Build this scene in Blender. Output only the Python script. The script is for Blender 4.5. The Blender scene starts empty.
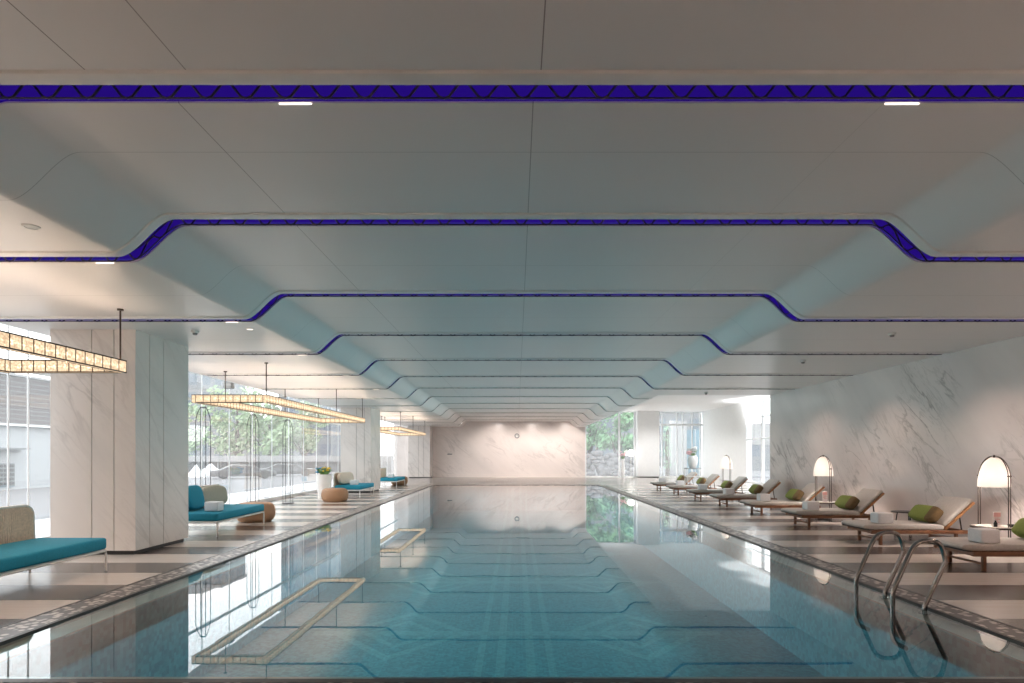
import bpy, bmesh, math, random
from mathutils import Vector, Matrix

random.seed(7)
SC = bpy.context.scene
COL = SC.collection

# ------------------------------------------------------------------ camera
F_PX = 630.0                      # focal length in pixels of a 1024 x 683 frame
EYE = 1.4
cam_d = bpy.data.cameras.new('camera')
cam = bpy.data.objects.new('camera', cam_d)
COL.objects.link(cam)
cam.location = (0, 0, EYE)
cam.rotation_euler = (math.pi / 2, 0, 0)
cam_d.sensor_width = 36.0
cam_d.lens = F_PX * 36.0 / 1024.0
cam_d.shift_x = -5.0 / 1024.0
cam_d.shift_y = 113.3 / 1024.0
cam_d.clip_end = 800
SC.camera = cam

# ------------------------------------------------------------------ world, lights, exposure
SC.view_settings.view_transform = 'Standard'
SC.view_settings.look = 'None'
SC.view_settings.exposure = 0.98
SC.view_settings.gamma = 1.0
SC.view_settings.use_curve_mapping = False
SC.cycles.use_denoising = True
SC.cycles.max_bounces = 10
SC.cycles.diffuse_bounces = 5
SC.cycles.glossy_bounces = 5
SC.cycles.transparent_max_bounces = 24
SC.cycles.sample_clamp_indirect = 6.0
SC.cycles.caustics_reflective = False
SC.cycles.caustics_refractive = False

world = bpy.data.worlds.new('overcast_sky')
SC.world = world
world.use_nodes = True
nt = world.node_tree
nt.nodes.clear()
wo = nt.nodes.new('ShaderNodeOutputWorld')
bg = nt.nodes.new('ShaderNodeBackground')
tc = nt.nodes.new('ShaderNodeTexCoord')
sx = nt.nodes.new('ShaderNodeSeparateXYZ')
rp = nt.nodes.new('ShaderNodeValToRGB')
rp.color_ramp.elements[0].position = 0.0
rp.color_ramp.elements[0].color = (0.98, 0.97, 0.98, 1)
rp.color_ramp.elements[1].position = 0.7
rp.color_ramp.elements[1].color = (0.90, 0.94, 1.0, 1)
nt.links.new(tc.outputs['Generated'], sx.inputs[0])
nt.links.new(sx.outputs['Z'], rp.inputs[0])
nt.links.new(rp.outputs[0], bg.inputs[0])
bg.inputs[1].default_value = 2.1
nt.links.new(bg.outputs[0], wo.inputs[0])

Z_UP, Z_LOW = 3.48, 3.15
SLOTS = [3.63, 5.64, 8.2, 10.92, 13.8, 16.7, 19.56, 22.45, 25.4, 28.3, 31.2, 34.1, 37.0]


def lamp_area(name, loc, size, power, color, rot=(0, 0, 0), size_y=None):
    l = bpy.data.lights.new(name, 'AREA')
    l.energy = power
    l.color = color
    l.shape = 'RECTANGLE'
    l.size = size
    l.size_y = size_y or size
    o = bpy.data.objects.new(name, l)
    o.location = loc
    o.rotation_euler = rot
    COL.objects.link(o)
    return o


def lamp_spot(name, loc, power, color, rot=(0, 0, 0), cone=100, radius=0.05):
    l = bpy.data.lights.new(name, 'SPOT')
    l.energy = power
    l.color = color
    l.spot_size = math.radians(cone)
    l.spot_blend = 0.8
    l.shadow_soft_size = radius
    o = bpy.data.objects.new(name, l)
    o.location = loc
    o.rotation_euler = rot
    COL.objects.link(o)
    return o


# warm ceiling spots: the slot lamps, plus added fill
WARM = (1.0, 0.80, 0.70)
for y in (-4.0, -1.5, 1.2):
    for x in (-5.2, 5.4):
        lamp_spot('slot_and_fill_spot', (x, y, 3.12), 230, WARM, cone=130)  # added unseen fill for the camera end of the hall
for y in SLOTS[1:9]:
    lamp_spot('slot_and_fill_spot', (-3.75, y, 3.10), 40, WARM, cone=110)
for y in (4.4, 7.0, 9.6, 12.4, 15.2):
    lamp_spot('slot_and_fill_spot', (6.3, y, 3.12), 42 if y < 10 else 38, (1.0, 0.72, 0.60), cone=130)  # added fill over the lounger side, no fittings there
# added unseen spots that brighten the end wall
for x in (-3.4, -1.2, 1.0, 3.2):
    lamp_spot('slot_and_fill_spot', (x, 37.0, 3.42), 130, (1.0, 0.89, 0.83), rot=(math.radians(38), 0, 0), cone=110)
# added unseen spots that brighten the daylight bay
for y in (21.0, 26.0, 31.0, 36.0):
    lamp_spot('slot_and_fill_spot', (8.2, y, 4.05), 260, (1.0, 0.97, 0.95), cone=150)
for y in (20.5, 24.0, 27.5, 31.0):
    lamp_spot('bay_fill_spot', (11.2, y, 2.6), 190, (1.0, 0.99, 0.98), rot=(0, math.radians(-155), 0), cone=140)  # added upward fill for the bay ceiling, no cove there
# added unseen spots along both long pool walls, brightening water and ceiling
for y in (5.0, 6.6, 8.2, 9.8, 11.4, 13.0, 14.6, 16.4, 18.2, 20.0, 22.0, 24.0, 26.0, 28.0):
    for sgn, x in ((1, -3.55), (-1, 3.46)):
        lamp_spot('pool_fill_spot', (x, y, -0.35), 17 + 4.4 * y, (0.88, 1.0, 0.98), rot=(0, -sgn * math.radians(98), 0), cone=95, radius=0.02)

# ------------------------------------------------------------------ materials
MATS = {}


def new_mat(name):
    m = bpy.data.materials.new(name)
    m.use_nodes = True
    m.node_tree.nodes.clear()
    MATS[name] = m
    return m


class NB:
    """small helper to write node trees"""

    def __init__(self, m):
        self.t = m.node_tree
        self.n = m.node_tree.nodes

    def add(self, typ, ins=None, **kw):
        nd = self.n.new(typ)
        for k, v in kw.items():
            setattr(nd, k, v)
        for k, v in (ins or {}).items():
            self.set(nd, k, v)
        return nd

    def set(self, nd, k, v):
        s = nd.inputs[k]
        if isinstance(v, bpy.types.NodeSocket):
            self.t.links.new(v, s)
        elif isinstance(v, bpy.types.Node):
            self.t.links.new(v.outputs[0], s)
        else:
            s.default_value = v

    def math(self, op, a, b=0.0, c=0.0):
        return self.add('ShaderNodeMath', {0: a, 1: b, 2: c}, operation=op).outputs[0]

    def mix(self, f, a, b):
        nd = self.add('ShaderNodeMix', data_type='RGBA')
        self.set(nd, 0, f)
        self.set(nd, 6, a)
        self.set(nd, 7, b)
        return nd.outputs[2]

    def coord(self, kind='Object'):
        return self.add('ShaderNodeTexCoord').outputs[kind]

    def geo(self):
        return self.add('ShaderNodeNewGeometry').outputs['Position']

    def xyz(self, v):
        s = self.add('ShaderNodeSeparateXYZ', {0: v})
        return s.outputs[0], s.outputs[1], s.outputs[2]

    def comb(self, x, y, z):
        return self.add('ShaderNodeCombineXYZ', {0: x, 1: y, 2: z}).outputs[0]

    def noise(self, v, scale, detail=3, rough=0.5, dist=0.0):
        return self.add('ShaderNodeTexNoise', {'Vector': v, 'Scale': scale, 'Detail': detail, 'Roughness': rough, 'Distortion': dist}).outputs[0]

    def rng(self, v, a, b, c, d):
        return self.add('ShaderNodeMapRange', {0: v, 1: a, 2: b, 3: c, 4: d}).outputs[0]

    def bsdf(self, color, rough=0.5, metal=0.0, **more):
        p = self.add('ShaderNodeBsdfPrincipled')
        self.set(p, 'Base Color', color)
        self.set(p, 'Roughness', rough)
        self.set(p, 'Metallic', metal)
        for k, v in more.items():
            self.set(p, k.replace('_', ' '), v)
        return p

    def out(self, sh):
        o = self.add('ShaderNodeOutputMaterial')
        self.set(o, 0, sh)

    def bump(self, h, strength=0.3, dist=0.01):
        return self.add('ShaderNodeBump', {'Height': h, 'Strength': strength, 'Distance': dist}).outputs[0]


def rgba(c):
    return (c[0], c[1], c[2], 1.0)


def plain(name, color, rough=0.5, metal=0.0, var=0.08, scale=6.0):
    m = new_mat(name)
    b = NB(m)
    n = b.noise(b.coord(), scale, 3)
    f = b.rng(n, 0.3, 0.7, 0.0, 1.0)
    c = b.mix(f, rgba([v * (1 - var) for v in color]), rgba([min(1, v * (1 + var)) for v in color]))
    b.out(b.bsdf(c, rough, metal))
    return m


def glow(name, color, strength):
    m = new_mat(name)
    b = NB(m)
    b.out(b.add('ShaderNodeEmission', {0: rgba(color), 1: strength}))
    return m


def marble(name, base, vein, ang, plane, rough=0.18, amount=1.0, scale=1.0):
    """veined stone; plane 'xz' or 'yz' tells which axes the veins run in, ang their slope"""
    m = new_mat(name)
    b = NB(m)
    x, y, z = b.xyz(b.geo())
    u = {'xz': b.math('ADD', x, b.math('MULTIPLY', y, 0.83)), 'yz': b.math('ADD', y, b.math('MULTIPLY', x, 0.83))}[plane]
    ca, sa = math.cos(ang), math.sin(ang)
    al = b.math('ADD', b.math('MULTIPLY', u, ca), b.math('MULTIPLY', z, sa))
    ac = b.math('SUBTRACT', b.math('MULTIPLY', z, ca), b.math('MULTIPLY', u, sa))
    v = b.comb(b.math('MULTIPLY', al, 0.30 * scale), b.math('MULTIPLY', ac, 1.3 * scale), 0.0)
    n1 = b.noise(v, 1.1, 6, 0.55, 0.6)
    n2 = b.noise(v, 2.9, 6, 0.6, 0.8)
    mask = b.noise(b.comb(al, ac, 3.7), 0.5, 2)
    k1 = b.rng(b.math('ABSOLUTE', b.math('SUBTRACT', n1, 0.5)), 0.0, 0.022, 1.0, 0.0)
    k2 = b.rng(b.math('ABSOLUTE', b.math('SUBTRACT', n2, 0.52)), 0.0, 0.03, 0.45, 0.0)
    k = b.math('MULTIPLY', b.math('MAXIMUM', k1, k2), b.rng(mask, 0.42, 0.62, 0.0, amount))
    cloud = b.rng(b.noise(v, 0.8, 4), 0.3, 0.7, 0.0, 1.0)
    c0 = b.mix(cloud, rgba([q * 0.90 for q in base]), rgba([min(1, q * 1.05) for q in base]))
    c = b.mix(k, c0, rgba(vein))
    b.out(b.bsdf(c, rough))
    return m


marble('marble_side', (0.72, 0.65, 0.625), (0.30, 0.26, 0.24), 0.75, 'yz', 0.13, 0.85, 1.3)
marble('marble_end', (0.84, 0.77, 0.735), (0.42, 0.37, 0.35), -0.72, 'xz', 0.25, 0.42, 0.8)
marble('marble_column', (0.76, 0.70, 0.66), (0.42, 0.37, 0.35), -0.85, 'xz', 0.22, 0.45, 1.0)
plain('white_wall', (0.86, 0.87, 0.87), 0.5, 0, 0.02)
plain('white_metal', (0.80, 0.78, 0.75), 0.4, 0, 0.03)
plain('white_frame', (0.82, 0.84, 0.85), 0.4, 0, 0.02)
plain('plinth_dark', (0.03, 0.028, 0.026), 0.5)
plain('joint_dark', (0.10, 0.08, 0.07), 0.8)
plain('dark_bronze', (0.07, 0.05, 0.042), 0.38, 0.7, 0.1)
plain('black_metal', (0.03, 0.03, 0.032), 0.4, 0.4)
plain('fixture_grey', (0.22, 0.22, 0.22), 0.5)
plain('fixture_white', (0.75, 0.74, 0.72), 0.5)
plain('steel', (0.29, 0.275, 0.265), 0.16, 1.0, 0.03)
plain('teak', (0.20, 0.085, 0.04), 0.42, 0, 0.25, 9)
plain('teak_light', (0.36, 0.17, 0.07), 0.42, 0, 0.25, 9)
plain('mattress_grey', (0.50, 0.47, 0.44), 0.9, 0, 0.06, 30)
plain('towel_white', (0.80, 0.79, 0.80), 0.95, 0, 0.04, 60)
plain('teal_fabric', (0.012, 0.25, 0.37), 0.85, 0, 0.1, 40)
plain('teal_dark', (0.010, 0.13, 0.16), 0.85, 0, 0.15, 40)
plain('beige_cushion', (0.40, 0.38, 0.31), 0.9, 0, 0.08, 30)
plain('rope_beige', (0.74, 0.60, 0.48), 0.8, 0, 0.15, 40)
plain('planter_white', (0.80, 0.77, 0.74), 0.45, 0, 0.03)
plain('leaf_green', (0.16, 0.30, 0.10), 0.6, 0, 0.3, 12)
plain('flower_yellow', (0.75, 0.52, 0.06), 0.6, 0, 0.15, 12)
plain('flower_blue', (0.05, 0.28, 0.48), 0.6, 0, 0.15, 12)
plain('flower_pink', (0.86, 0.55, 0.58), 0.6, 0, 0.15, 12)
plain('flower_white', (0.85, 0.88, 0.90), 0.6, 0, 0.05, 12)
plain('card_pink', (0.86, 0.50, 0.47), 0.6, 0, 0.03)
plain('card_white', (0.85, 0.80, 0.78), 0.6, 0, 0.03)
plain('card_print', (0.70, 0.28, 0.27), 0.6, 0, 0.05)
plain('table_top_pale', (0.72, 0.66, 0.62), 0.25, 0, 0.04)
plain('ceramic_white', (0.86, 0.87, 0.88), 0.2, 0, 0.02)
plain('terrace_stone', (0.567, 0.560, 0.553), 0.6, 0, 0.05)
plain('asphalt', (0.135, 0.135, 0.142), 0.9, 0, 0.1)
plain('concrete_pale', (0.286, 0.286, 0.286), 0.85, 0, 0.06, 2)
plain('concrete_grey', (0.173, 0.184, 0.190), 0.85, 0, 0.08, 2)
plain('facade_dark', (0.035, 0.038, 0.04), 0.4, 0, 0.2, 1)
plain('facade_blue', (0.138, 0.230, 0.321), 0.25, 0, 0.2, 0.5)
plain('facade_white', (0.344, 0.356, 0.367), 0.7, 0, 0.04)
plain('panel_blue', (0.081, 0.169, 0.216), 0.4, 0, 0.1)
plain('bark', (0.07, 0.06, 0.05), 0.9, 0, 0.2)
plain('foliage_pale', (0.328, 0.429, 0.259), 0.8, 0, 0.35, 1.5)
plain('foliage_deep', (0.186, 0.340, 0.186), 0.8, 0, 0.45, 1.2)
plain('rock_pale', (0.121, 0.117, 0.121), 0.9, 0, 0.25, 1.0)
plain('tent_white', (0.85, 0.85, 0.85), 0.7, 0, 0.02)
plain('car_grey', (0.06, 0.062, 0.07), 0.3, 0.2, 0.05)
plain('tire_black', (0.03, 0.03, 0.03), 0.8)
glow('led_lit_wall', (0.055, 0.012, 0.62), 0.15)
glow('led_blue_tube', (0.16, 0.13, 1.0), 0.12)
glow('lens_and_lip_glow', (1.0, 0.84, 0.74), 1.3)
glow('bulb_warm', (1.0, 0.80, 0.58), 3.5)
glow('lamp_bulb', (1.0, 0.86, 0.76), 170.0)
glow('globe_glow', (1.0, 0.95, 0.88), 4.0)

# louvered brick cladding
m = new_mat('brick_louver')
b = NB(m)
x, y, z = b.xyz(b.geo())
s = b.math('FRACT', b.math('MULTIPLY', z, 5.0))
k = b.math('GREATER_THAN', s, 0.72)
b.out(b.bsdf(b.mix(k, rgba((0.10, 0.085, 0.083)), rgba((0.15, 0.145, 0.145))), 0.8))

# ceiling plaster with panel joints
m = new_mat('ceiling_plaster')
b = NB(m)
x, y, z = b.xyz(b.geo())
lines = None
near = b.math('LESS_THAN', y, 3.7)
far = b.math('SUBTRACT', 1.0, near)
for xs, msk, st in ((-2.335, near, 1.0), (-1.79, near, 0.8), (-2.0, far, 0.8), (0.13, near, 1.0), (0.095, far, 0.8), (2.17, far, 0.2)):
    d = b.math('LESS_THAN', b.math('ABSOLUTE', b.math('SUBTRACT', x, xs)), 0.0035)
    d = b.math('MULTIPLY', b.math('MULTIPLY', d, msk), st)
    lines = d if lines is None else b.math('MAXIMUM', lines, d)
ys = [2.2, 4.33] + [(SLOTS[i] + SLOTS[i + 1]) / 2 for i in range(1, len(SLOTS) - 1)]
for yy in ys:
    d = b.math('LESS_THAN', b.math('ABSOLUTE', b.math('SUBTRACT', y, yy)), 0.0035)
    lines = b.math('MAXIMUM', lines, b.math('MULTIPLY', d, 0.55))
n = b.noise(b.geo(), 0.8, 3)
c0 = b.mix(n, rgba((0.68, 0.65, 0.635)), rgba((0.72, 0.69, 0.67)))
c = b.mix(b.math('MULTIPLY', lines, 0.75), c0, rgba((0.12, 0.10, 0.09)))
b.out(b.bsdf(c, 0.32))
plain('ceiling_trim', (0.72, 0.71, 0.68), 0.4, 0, 0.03)
plain('bay_white', (0.90, 0.91, 0.91), 0.6, 0, 0.01)

# banded stone deck
m = new_mat('deck_stone')
b = NB(m)
x, y, z = b.xyz(b.geo())
p = b.math('FRACT', b.math('DIVIDE', b.math('ADD', y, -5.37 + 14.0), 1.4))
band = b.math('LESS_THAN', p, 0.5)
grain = b.noise(b.comb(b.math('MULTIPLY', x, 0.6), b.math('MULTIPLY', y, 6.0), 0.0), 2.2, 5, 0.6)
light = b.mix(grain, rgba((0.52, 0.46, 0.41)), rgba((0.68, 0.62, 0.57)))
dark = b.mix(grain, rgba((0.055, 0.045, 0.040)), rgba((0.17, 0.145, 0.135)))
col = b.mix(band, dark, light)
tile = b.math('LESS_THAN', b.math('ABSOLUTE', b.math('SUBTRACT', b.math('FRACT', b.math('DIVIDE', b.math('ADD', y, -5.37 + 14.0), 0.7)), 0.0)), 0.01)
col = b.mix(b.math('MULTIPLY', tile, 0.5), col, rgba((0.1, 0.09, 0.08)))
b.out(b.bsdf(col, 0.22))

# pool gutter grating
m = new_mat('gutter_stone')
b = NB(m)
vor = b.add('ShaderNodeTexVoronoi', {'Vector': b.geo(), 'Scale': 15.0, 'Randomness': 0.9}, feature='F1')
f = b.rng(vor.outputs['Distance'], 0.32, 0.50, 0.0, 1.0)
tone = b.noise(b.geo(), 5.0, 2)
lt = b.mix(tone, rgba((0.38, 0.34, 0.31)), rgba((0.74, 0.69, 0.64)))
b.out(b.bsdf(b.mix(f, lt, rgba((0.10, 0.085, 0.08))), 0.35))
plain('gutter_edge', (0.035, 0.03, 0.028), 0.4)
plain('wet_stone', (0.24, 0.20, 0.175), 0.3, 0, 0.2, 5)

# pool mosaic
m = new_mat('pool_mosaic')
b = NB(m)
g = b.geo()
x, y, z = b.xyz(g)
tiles = b.add('ShaderNodeTexVoronoi', {'Vector': g, 'Scale': 22.0, 'Randomness': 0.35}, feature='F1')
tcol = b.add('ShaderNodeSeparateColor', {0: tiles.outputs['Color']}).outputs[0]
base = b.mix(tcol, rgba((0.010, 0.175, 0.25)), rgba((0.055, 0.33, 0.42)))
pale = b.mix(tcol, rgba((0.12, 0.44, 0.48)), rgba((0.22, 0.56, 0.58)))


def band_at(c, w):
    return b.math('LESS_THAN', b.math('ABSOLUTE', b.math('SUBTRACT', x, c)), w)


pat = b.math('MAXIMUM', band_at(-0.20, 0.055), band_at(0.17, 0.055))
pat = b.math('MAXIMUM', pat, b.math('MAXIMUM', band_at(-0.46, 0.045), band_at(0.42, 0.045)))
per = b.math('ABSOLUTE', b.math('SUBTRACT', b.math('FRACT', b.math('DIVIDE', y, 3.6)), 0.5))      # 0..0.5
ax = b.math('ABSOLUTE', b.math('SUBTRACT', b.math('ABSOLUTE', x), 1.65))
dd = b.math('ADD', b.math('MULTIPLY', per, 3.6), b.math('MULTIPLY', ax, 1.2))
ring = b.math('LESS_THAN', b.math('ABSOLUTE', b.math('SUBTRACT', dd, 1.1)), 0.10)
ring2 = b.math('LESS_THAN', b.math('ABSOLUTE', b.math('SUBTRACT', dd, 0.62)), 0.07)
ring = b.math('MULTIPLY', b.math('MAXIMUM', ring, ring2), b.math('LESS_THAN', b.math('ABSOLUTE', x), 2.6))
pat = b.math('MAXIMUM', pat, ring)
cross = b.math('MULTIPLY', b.math('LESS_THAN', per, 0.03), b.math('LESS_THAN', b.math('ABSOLUTE', x), 2.9))
pat = b.math('MULTIPLY', b.math('MAXIMUM', pat, cross), 0.36)
b.out(b.bsdf(b.mix(pat, base, pale), 0.5))

# water and glass: schlick reflection over clear transmission


def clear(name, tint, f0, rough=0.0, bump=False, haze_veil=0.0):
    m = new_mat(name)
    b = NB(m)
    lw = b.add('ShaderNodeLayerWeight', {'Blend': 0.5})
    f = b.math('ADD', f0, b.math('MULTIPLY', b.math('POWER', lw.outputs['Facing'], 5.0), 1.0 - f0))
    tr = b.add('ShaderNodeBsdfTransparent', {0: rgba(tint)})
    gl = b.add('ShaderNodeBsdfGlossy', {'Color': (1, 1, 1, 1), 'Roughness': rough})
    if bump:
        nz = b.noise(b.geo(), 1.6, 2)
        b.set(gl, 'Normal', b.bump(nz, 0.02, 0.02))
    if haze_veil:
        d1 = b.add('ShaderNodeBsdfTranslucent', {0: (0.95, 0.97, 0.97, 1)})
        tr = b.add('ShaderNodeMixShader', {0: haze_veil, 1: tr, 2: d1})  # white veil mixed in to wash out the outside view like haze
    mx = b.add('ShaderNodeMixShader', {0: f, 1: tr, 2: gl})
    b.out(mx)
    return m


clear('water', (0.70, 0.93, 0.96), 0.03, 0.0, True)
clear('window_glass', (0.97, 0.985, 0.98), 0.04, haze_veil=0.06)

# pendant glass tile: translucent patterned glass, bulbs show through
m = new_mat('pendant_glass')
b = NB(m)
n = b.noise(b.coord(), 42.0, 3)
pt = b.rng(n, 0.40, 0.60, 0.0, 1.0)
em = b.add('ShaderNodeEmission', {0: b.mix(pt, rgba((0.95, 0.66, 0.42)), rgba((1.0, 0.80, 0.56))), 1: b.rng(n, 0.35, 0.65, 0.38, 0.78)})
tr = b.add('ShaderNodeBsdfTransparent', {0: (1, 0.95, 0.88, 1)})
b.out(b.add('ShaderNodeMixShader', {0: b.rng(n, 0.35, 0.65, 0.85, 0.45), 1: tr, 2: em}))

# lamp shade: fabric that lets the bulb's light through
m = new_mat('lamp_shade')
b = NB(m)
d1 = b.add('ShaderNodeBsdfDiffuse', {0: (0.90, 0.87, 0.85, 1)})
d2 = b.add('ShaderNodeBsdfTranslucent', {0: (0.97, 0.95, 0.93, 1)})
b.out(b.add('ShaderNodeMixShader', {0: 0.6, 1: d1, 2: d2}))

# woven rattan
m = new_mat('rattan')
b = NB(m)
x, y, z = b.xyz(b.coord())
ang = b.math('ARCTAN2', y, x)
w = b.math('MULTIPLY', b.math('SINE', b.math('MULTIPLY', ang, 60.0)), b.math('SINE', b.math('MULTIPLY', z, 190.0)))
n = b.noise(b.coord(), 14.0, 3)
c = b.mix(b.rng(w, -1, 1, 0, 1), rgba((0.22, 0.11, 0.055)), rgba((0.50, 0.29, 0.16)))
pp = b.bsdf(c, 0.6)
b.set(pp, 'Normal', b.bump(w, 0.4, 0.01))
b.out(pp)

# two tone pillow: green with a brown end
m = new_mat('pillow_green')
b = NB(m)
x, y, z = b.xyz(b.coord())
k = b.math('LESS_THAN', y, -0.15)
n = b.noise(b.coord(), 40.0, 2)
gr = b.mix(n, rgba((0.15, 0.19, 0.035)), rgba((0.24, 0.28, 0.065)))
br = b.mix(n, rgba((0.11, 0.07, 0.03)), rgba((0.19, 0.12, 0.05)))
b.out(b.bsdf(b.mix(k, gr, br), 0.9))

# tower facade with window bands


def tower_mat(name, wall, glass, px, pz):
    m = new_mat(name)
    b = NB(m)
    x, y, z = b.xyz(b.coord())
    fx = b.math('FRACT', b.math('DIVIDE', b.math('ADD', x, y), px))
    fz = b.math('FRACT', b.math('DIVIDE', z, pz))
    k = b.math('MULTIPLY', b.math('GREATER_THAN', fx, 0.35), b.math('GREATER_THAN', fz, 0.4))
    b.out(b.bsdf(b.mix(k, rgba(wall), rgba(glass)), 0.5))
    return m


tower_mat('tower_pale', (0.15, 0.155, 0.16), (0.09, 0.115, 0.14), 2.4, 3.2)
tower_mat('tower_blue', (0.13, 0.145, 0.16), (0.05, 0.085, 0.13), 3.0, 3.4)

# ------------------------------------------------------------------ mesh helpers


class MB:
    def __init__(self):
        self.bm = bmesh.new()
        self.mi = 0

    def _tagfaces(self, before):
        for f in self.bm.faces:
            if f.index < 0 or f not in before:
                f.material_index = self.mi

    def faces(self, pts, faces):
        vs = [self.bm.verts.new(p) for p in pts]
        for f in faces:
            try:
                fc = self.bm.faces.new([vs[i] for i in f])
                fc.material_index = self.mi
            except ValueError:
                pass
        return vs

    def box(self, x0, x1, y0, y1, z0, z1, mtx=None):
        p = [(x0, y0, z0), (x1, y0, z0), (x1, y1, z0), (x0, y1, z0), (x0, y0, z1), (x1, y0, z1), (x1, y1, z1), (x0, y1, z1)]
        if mtx is not None:
            p = [mtx @ Vector(q) for q in p]
        return self.faces(p, [(0, 3, 2, 1), (4, 5, 6, 7), (0, 1, 5, 4), (1, 2, 6, 5), (2, 3, 7, 6), (3, 0, 4, 7)])

    def rbox(self, x0, x1, y0, y1, z0, z1, r=0.02, seg=3, mtx=None):
        t = bmesh.new()
        p = [(x0, y0, z0), (x1, y0, z0), (x1, y1, z0), (x0, y1, z0), (x0, y0, z1), (x1, y0, z1), (x1, y1, z1), (x0, y1, z1)]
        vs = [t.verts.new(q) for q in p]
        for f in [(0, 3, 2, 1), (4, 5, 6, 7), (0, 1, 5, 4), (1, 2, 6, 5), (2, 3, 7, 6), (3, 0, 4, 7)]:
            t.faces.new([vs[i] for i in f])
        bmesh.ops.bevel(t, geom=list(t.edges), offset=r, segments=seg, profile=0.5, affect='EDGES')
        self.merge(t, mtx)

    def prism(self, poly, y0, y1, r=0.0, seg=2, mtx=None):
        """polygon in x,z extruded along y, optional rounded edges"""
        t = bmesh.new()
        a = [t.verts.new((q[0], y0, q[1])) for q in poly]
        c = [t.verts.new((q[0], y1, q[1])) for q in poly]
        n = len(poly)
        t.faces.new(a)
        t.faces.new(list(reversed(c)))
        for i in range(n):
            j = (i + 1) % n
            t.faces.new([a[j], a[i], c[i], c[j]])
        bmesh.ops.recalc_face_normals(t, faces=list(t.faces))
        if r > 0:
            bmesh.ops.bevel(t, geom=list(t.edges), offset=r, segments=seg, profile=0.5, affect='EDGES')
        self.merge(t, mtx)

    def merge(self, t, mtx=None):
        t.verts.index_update()
        pts = [(mtx @ v.co) if mtx is not None else v.co.copy() for v in t.verts]
        fs = [[v.index for v in f.verts] for f in t.faces]
        self.faces(pts, fs)
        t.free()

    def tube(self, path, r, n=8, closed=False, caps=True):
        P = [Vector(p) for p in path]
        m = len(P)
        T = []
        for i in range(m):
            if closed:
                d = P[(i + 1) % m] - P[i - 1]
            else:
                d = P[min(i + 1, m - 1)] - P[max(i - 1, 0)]
            T.append(d.normalized())
        up = Vector((0, 0, 1)) if abs(T[0].z) < 0.9 else Vector((1, 0, 0))
        u = T[0].cross(up).normalized()
        rings = []
        for i in range(m):
            u = (u - T[i] * u.dot(T[i]))
            if u.length < 1e-6:
                u = T[i].orthogonal()
            u.normalize()
            w = T[i].cross(u)
            rr = r[i] if isinstance(r, (list, tuple)) else r
            rings.append([self.bm.verts.new(P[i] + (u * math.cos(2 * math.pi * k / n) + w * math.sin(2 * math.pi * k / n)) * rr) for k in range(n)])
        for i in range(m if closed else m - 1):
            A, B = rings[i], rings[(i + 1) % m]
            for k in range(n):
                f = self.bm.faces.new([A[k], B[k], B[(k + 1) % n], A[(k + 1) % n]])
                f.material_index = self.mi
        if caps and not closed:
            self.bm.faces.new(rings[0]).material_index = self.mi
            self.bm.faces.new(list(reversed(rings[-1]))).material_index = self.mi

    def lathe(self, prof, c=(0, 0, 0), n=32):
        """profile of (radius, z)"""
        rings = []
        for (r, z) in prof:
            if r < 1e-6:
                rings.append([self.bm.verts.new((c[0], c[1], c[2] + z))])
            else:
                rings.append([self.bm.verts.new((c[0] + r * math.cos(2 * math.pi * k / n), c[1] + r * math.sin(2 * math.pi * k / n), c[2] + z)) for k in range(n)])
        for A, B in zip(rings, rings[1:]):
            for k in range(n):
                q = [A[k % len(A)], A[(k + 1) % len(A)], B[(k + 1) % len(B)], B[k % len(B)]]
                u = []
                for v in q:
                    if v not in u:
                        u.append(v)
                if len(u) > 2:
                    try:
                        self.bm.faces.new(u).material_index = self.mi
                    except ValueError:
                        pass

    def blob(self, c, s, e1=0.5, e2=0.5, n=20, m=12, mtx=None):
        """superellipsoid cushion"""
        def sp(v, e):
            return math.copysign(abs(v) ** e, v)
        rows = []
        for i in range(m + 1):
            ph = -math.pi / 2 + math.pi * i / m
            cz, sz = sp(math.cos(ph), e1), sp(math.sin(ph), e1)
            row = []
            for k in range(n):
                th = 2 * math.pi * k / n
                row.append(Vector((c[0] + s[0] * cz * sp(math.cos(th), e2), c[1] + s[1] * cz * sp(math.sin(th), e2), c[2] + s[2] * sz)))
            rows.append(row)
        vs = []
        for row in rows:
            vs.append([self.bm.verts.new(mtx @ p if mtx is not None else p) for p in row])
        for i in range(m):
            for k in range(n):
                f = self.bm.faces.new([vs[i][k], vs[i][(k + 1) % n], vs[i + 1][(k + 1) % n], vs[i + 1][k]])
                f.material_index = self.mi
        bmesh.ops.remove_doubles(self.bm, verts=vs[0] + vs[-1], dist=1e-5)

    def build(self, name, mats, parent=None, loc=(0, 0, 0), smooth=True, normals=True):
        if normals:
            bmesh.ops.recalc_face_normals(self.bm, faces=list(self.bm.faces))
        me = bpy.data.meshes.new(name)
        self.bm.to_mesh(me)
        self.bm.free()
        if not isinstance(mats, (list, tuple)):
            mats = [mats]
        for q in mats:
            me.materials.append(MATS[q])
        if smooth:
            me.polygons.foreach_set('use_smooth', [True] * len(me.polygons))
            me.set_sharp_from_angle(angle=math.radians(38))
        o = bpy.data.objects.new(name, me)
        o.location = loc
        COL.objects.link(o)
        if parent is not None:
            o.parent = parent
        return o


def tag(o, label=None, cat=None, group=None, kind=None):
    if label:
        o['label'] = label
    if cat:
        o['category'] = cat
    if group:
        o['group'] = group
    if kind:
        o['kind'] = kind
    return o


def thing(name, loc, label, cat, group=None, rz=0.0, kind=None):
    o = bpy.data.objects.new(name, None)
    o.empty_display_size = 0.1
    o.location = loc
    o.rotation_euler = (0, 0, rz)
    COL.objects.link(o)
    return tag(o, label, cat, group, kind)


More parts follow.
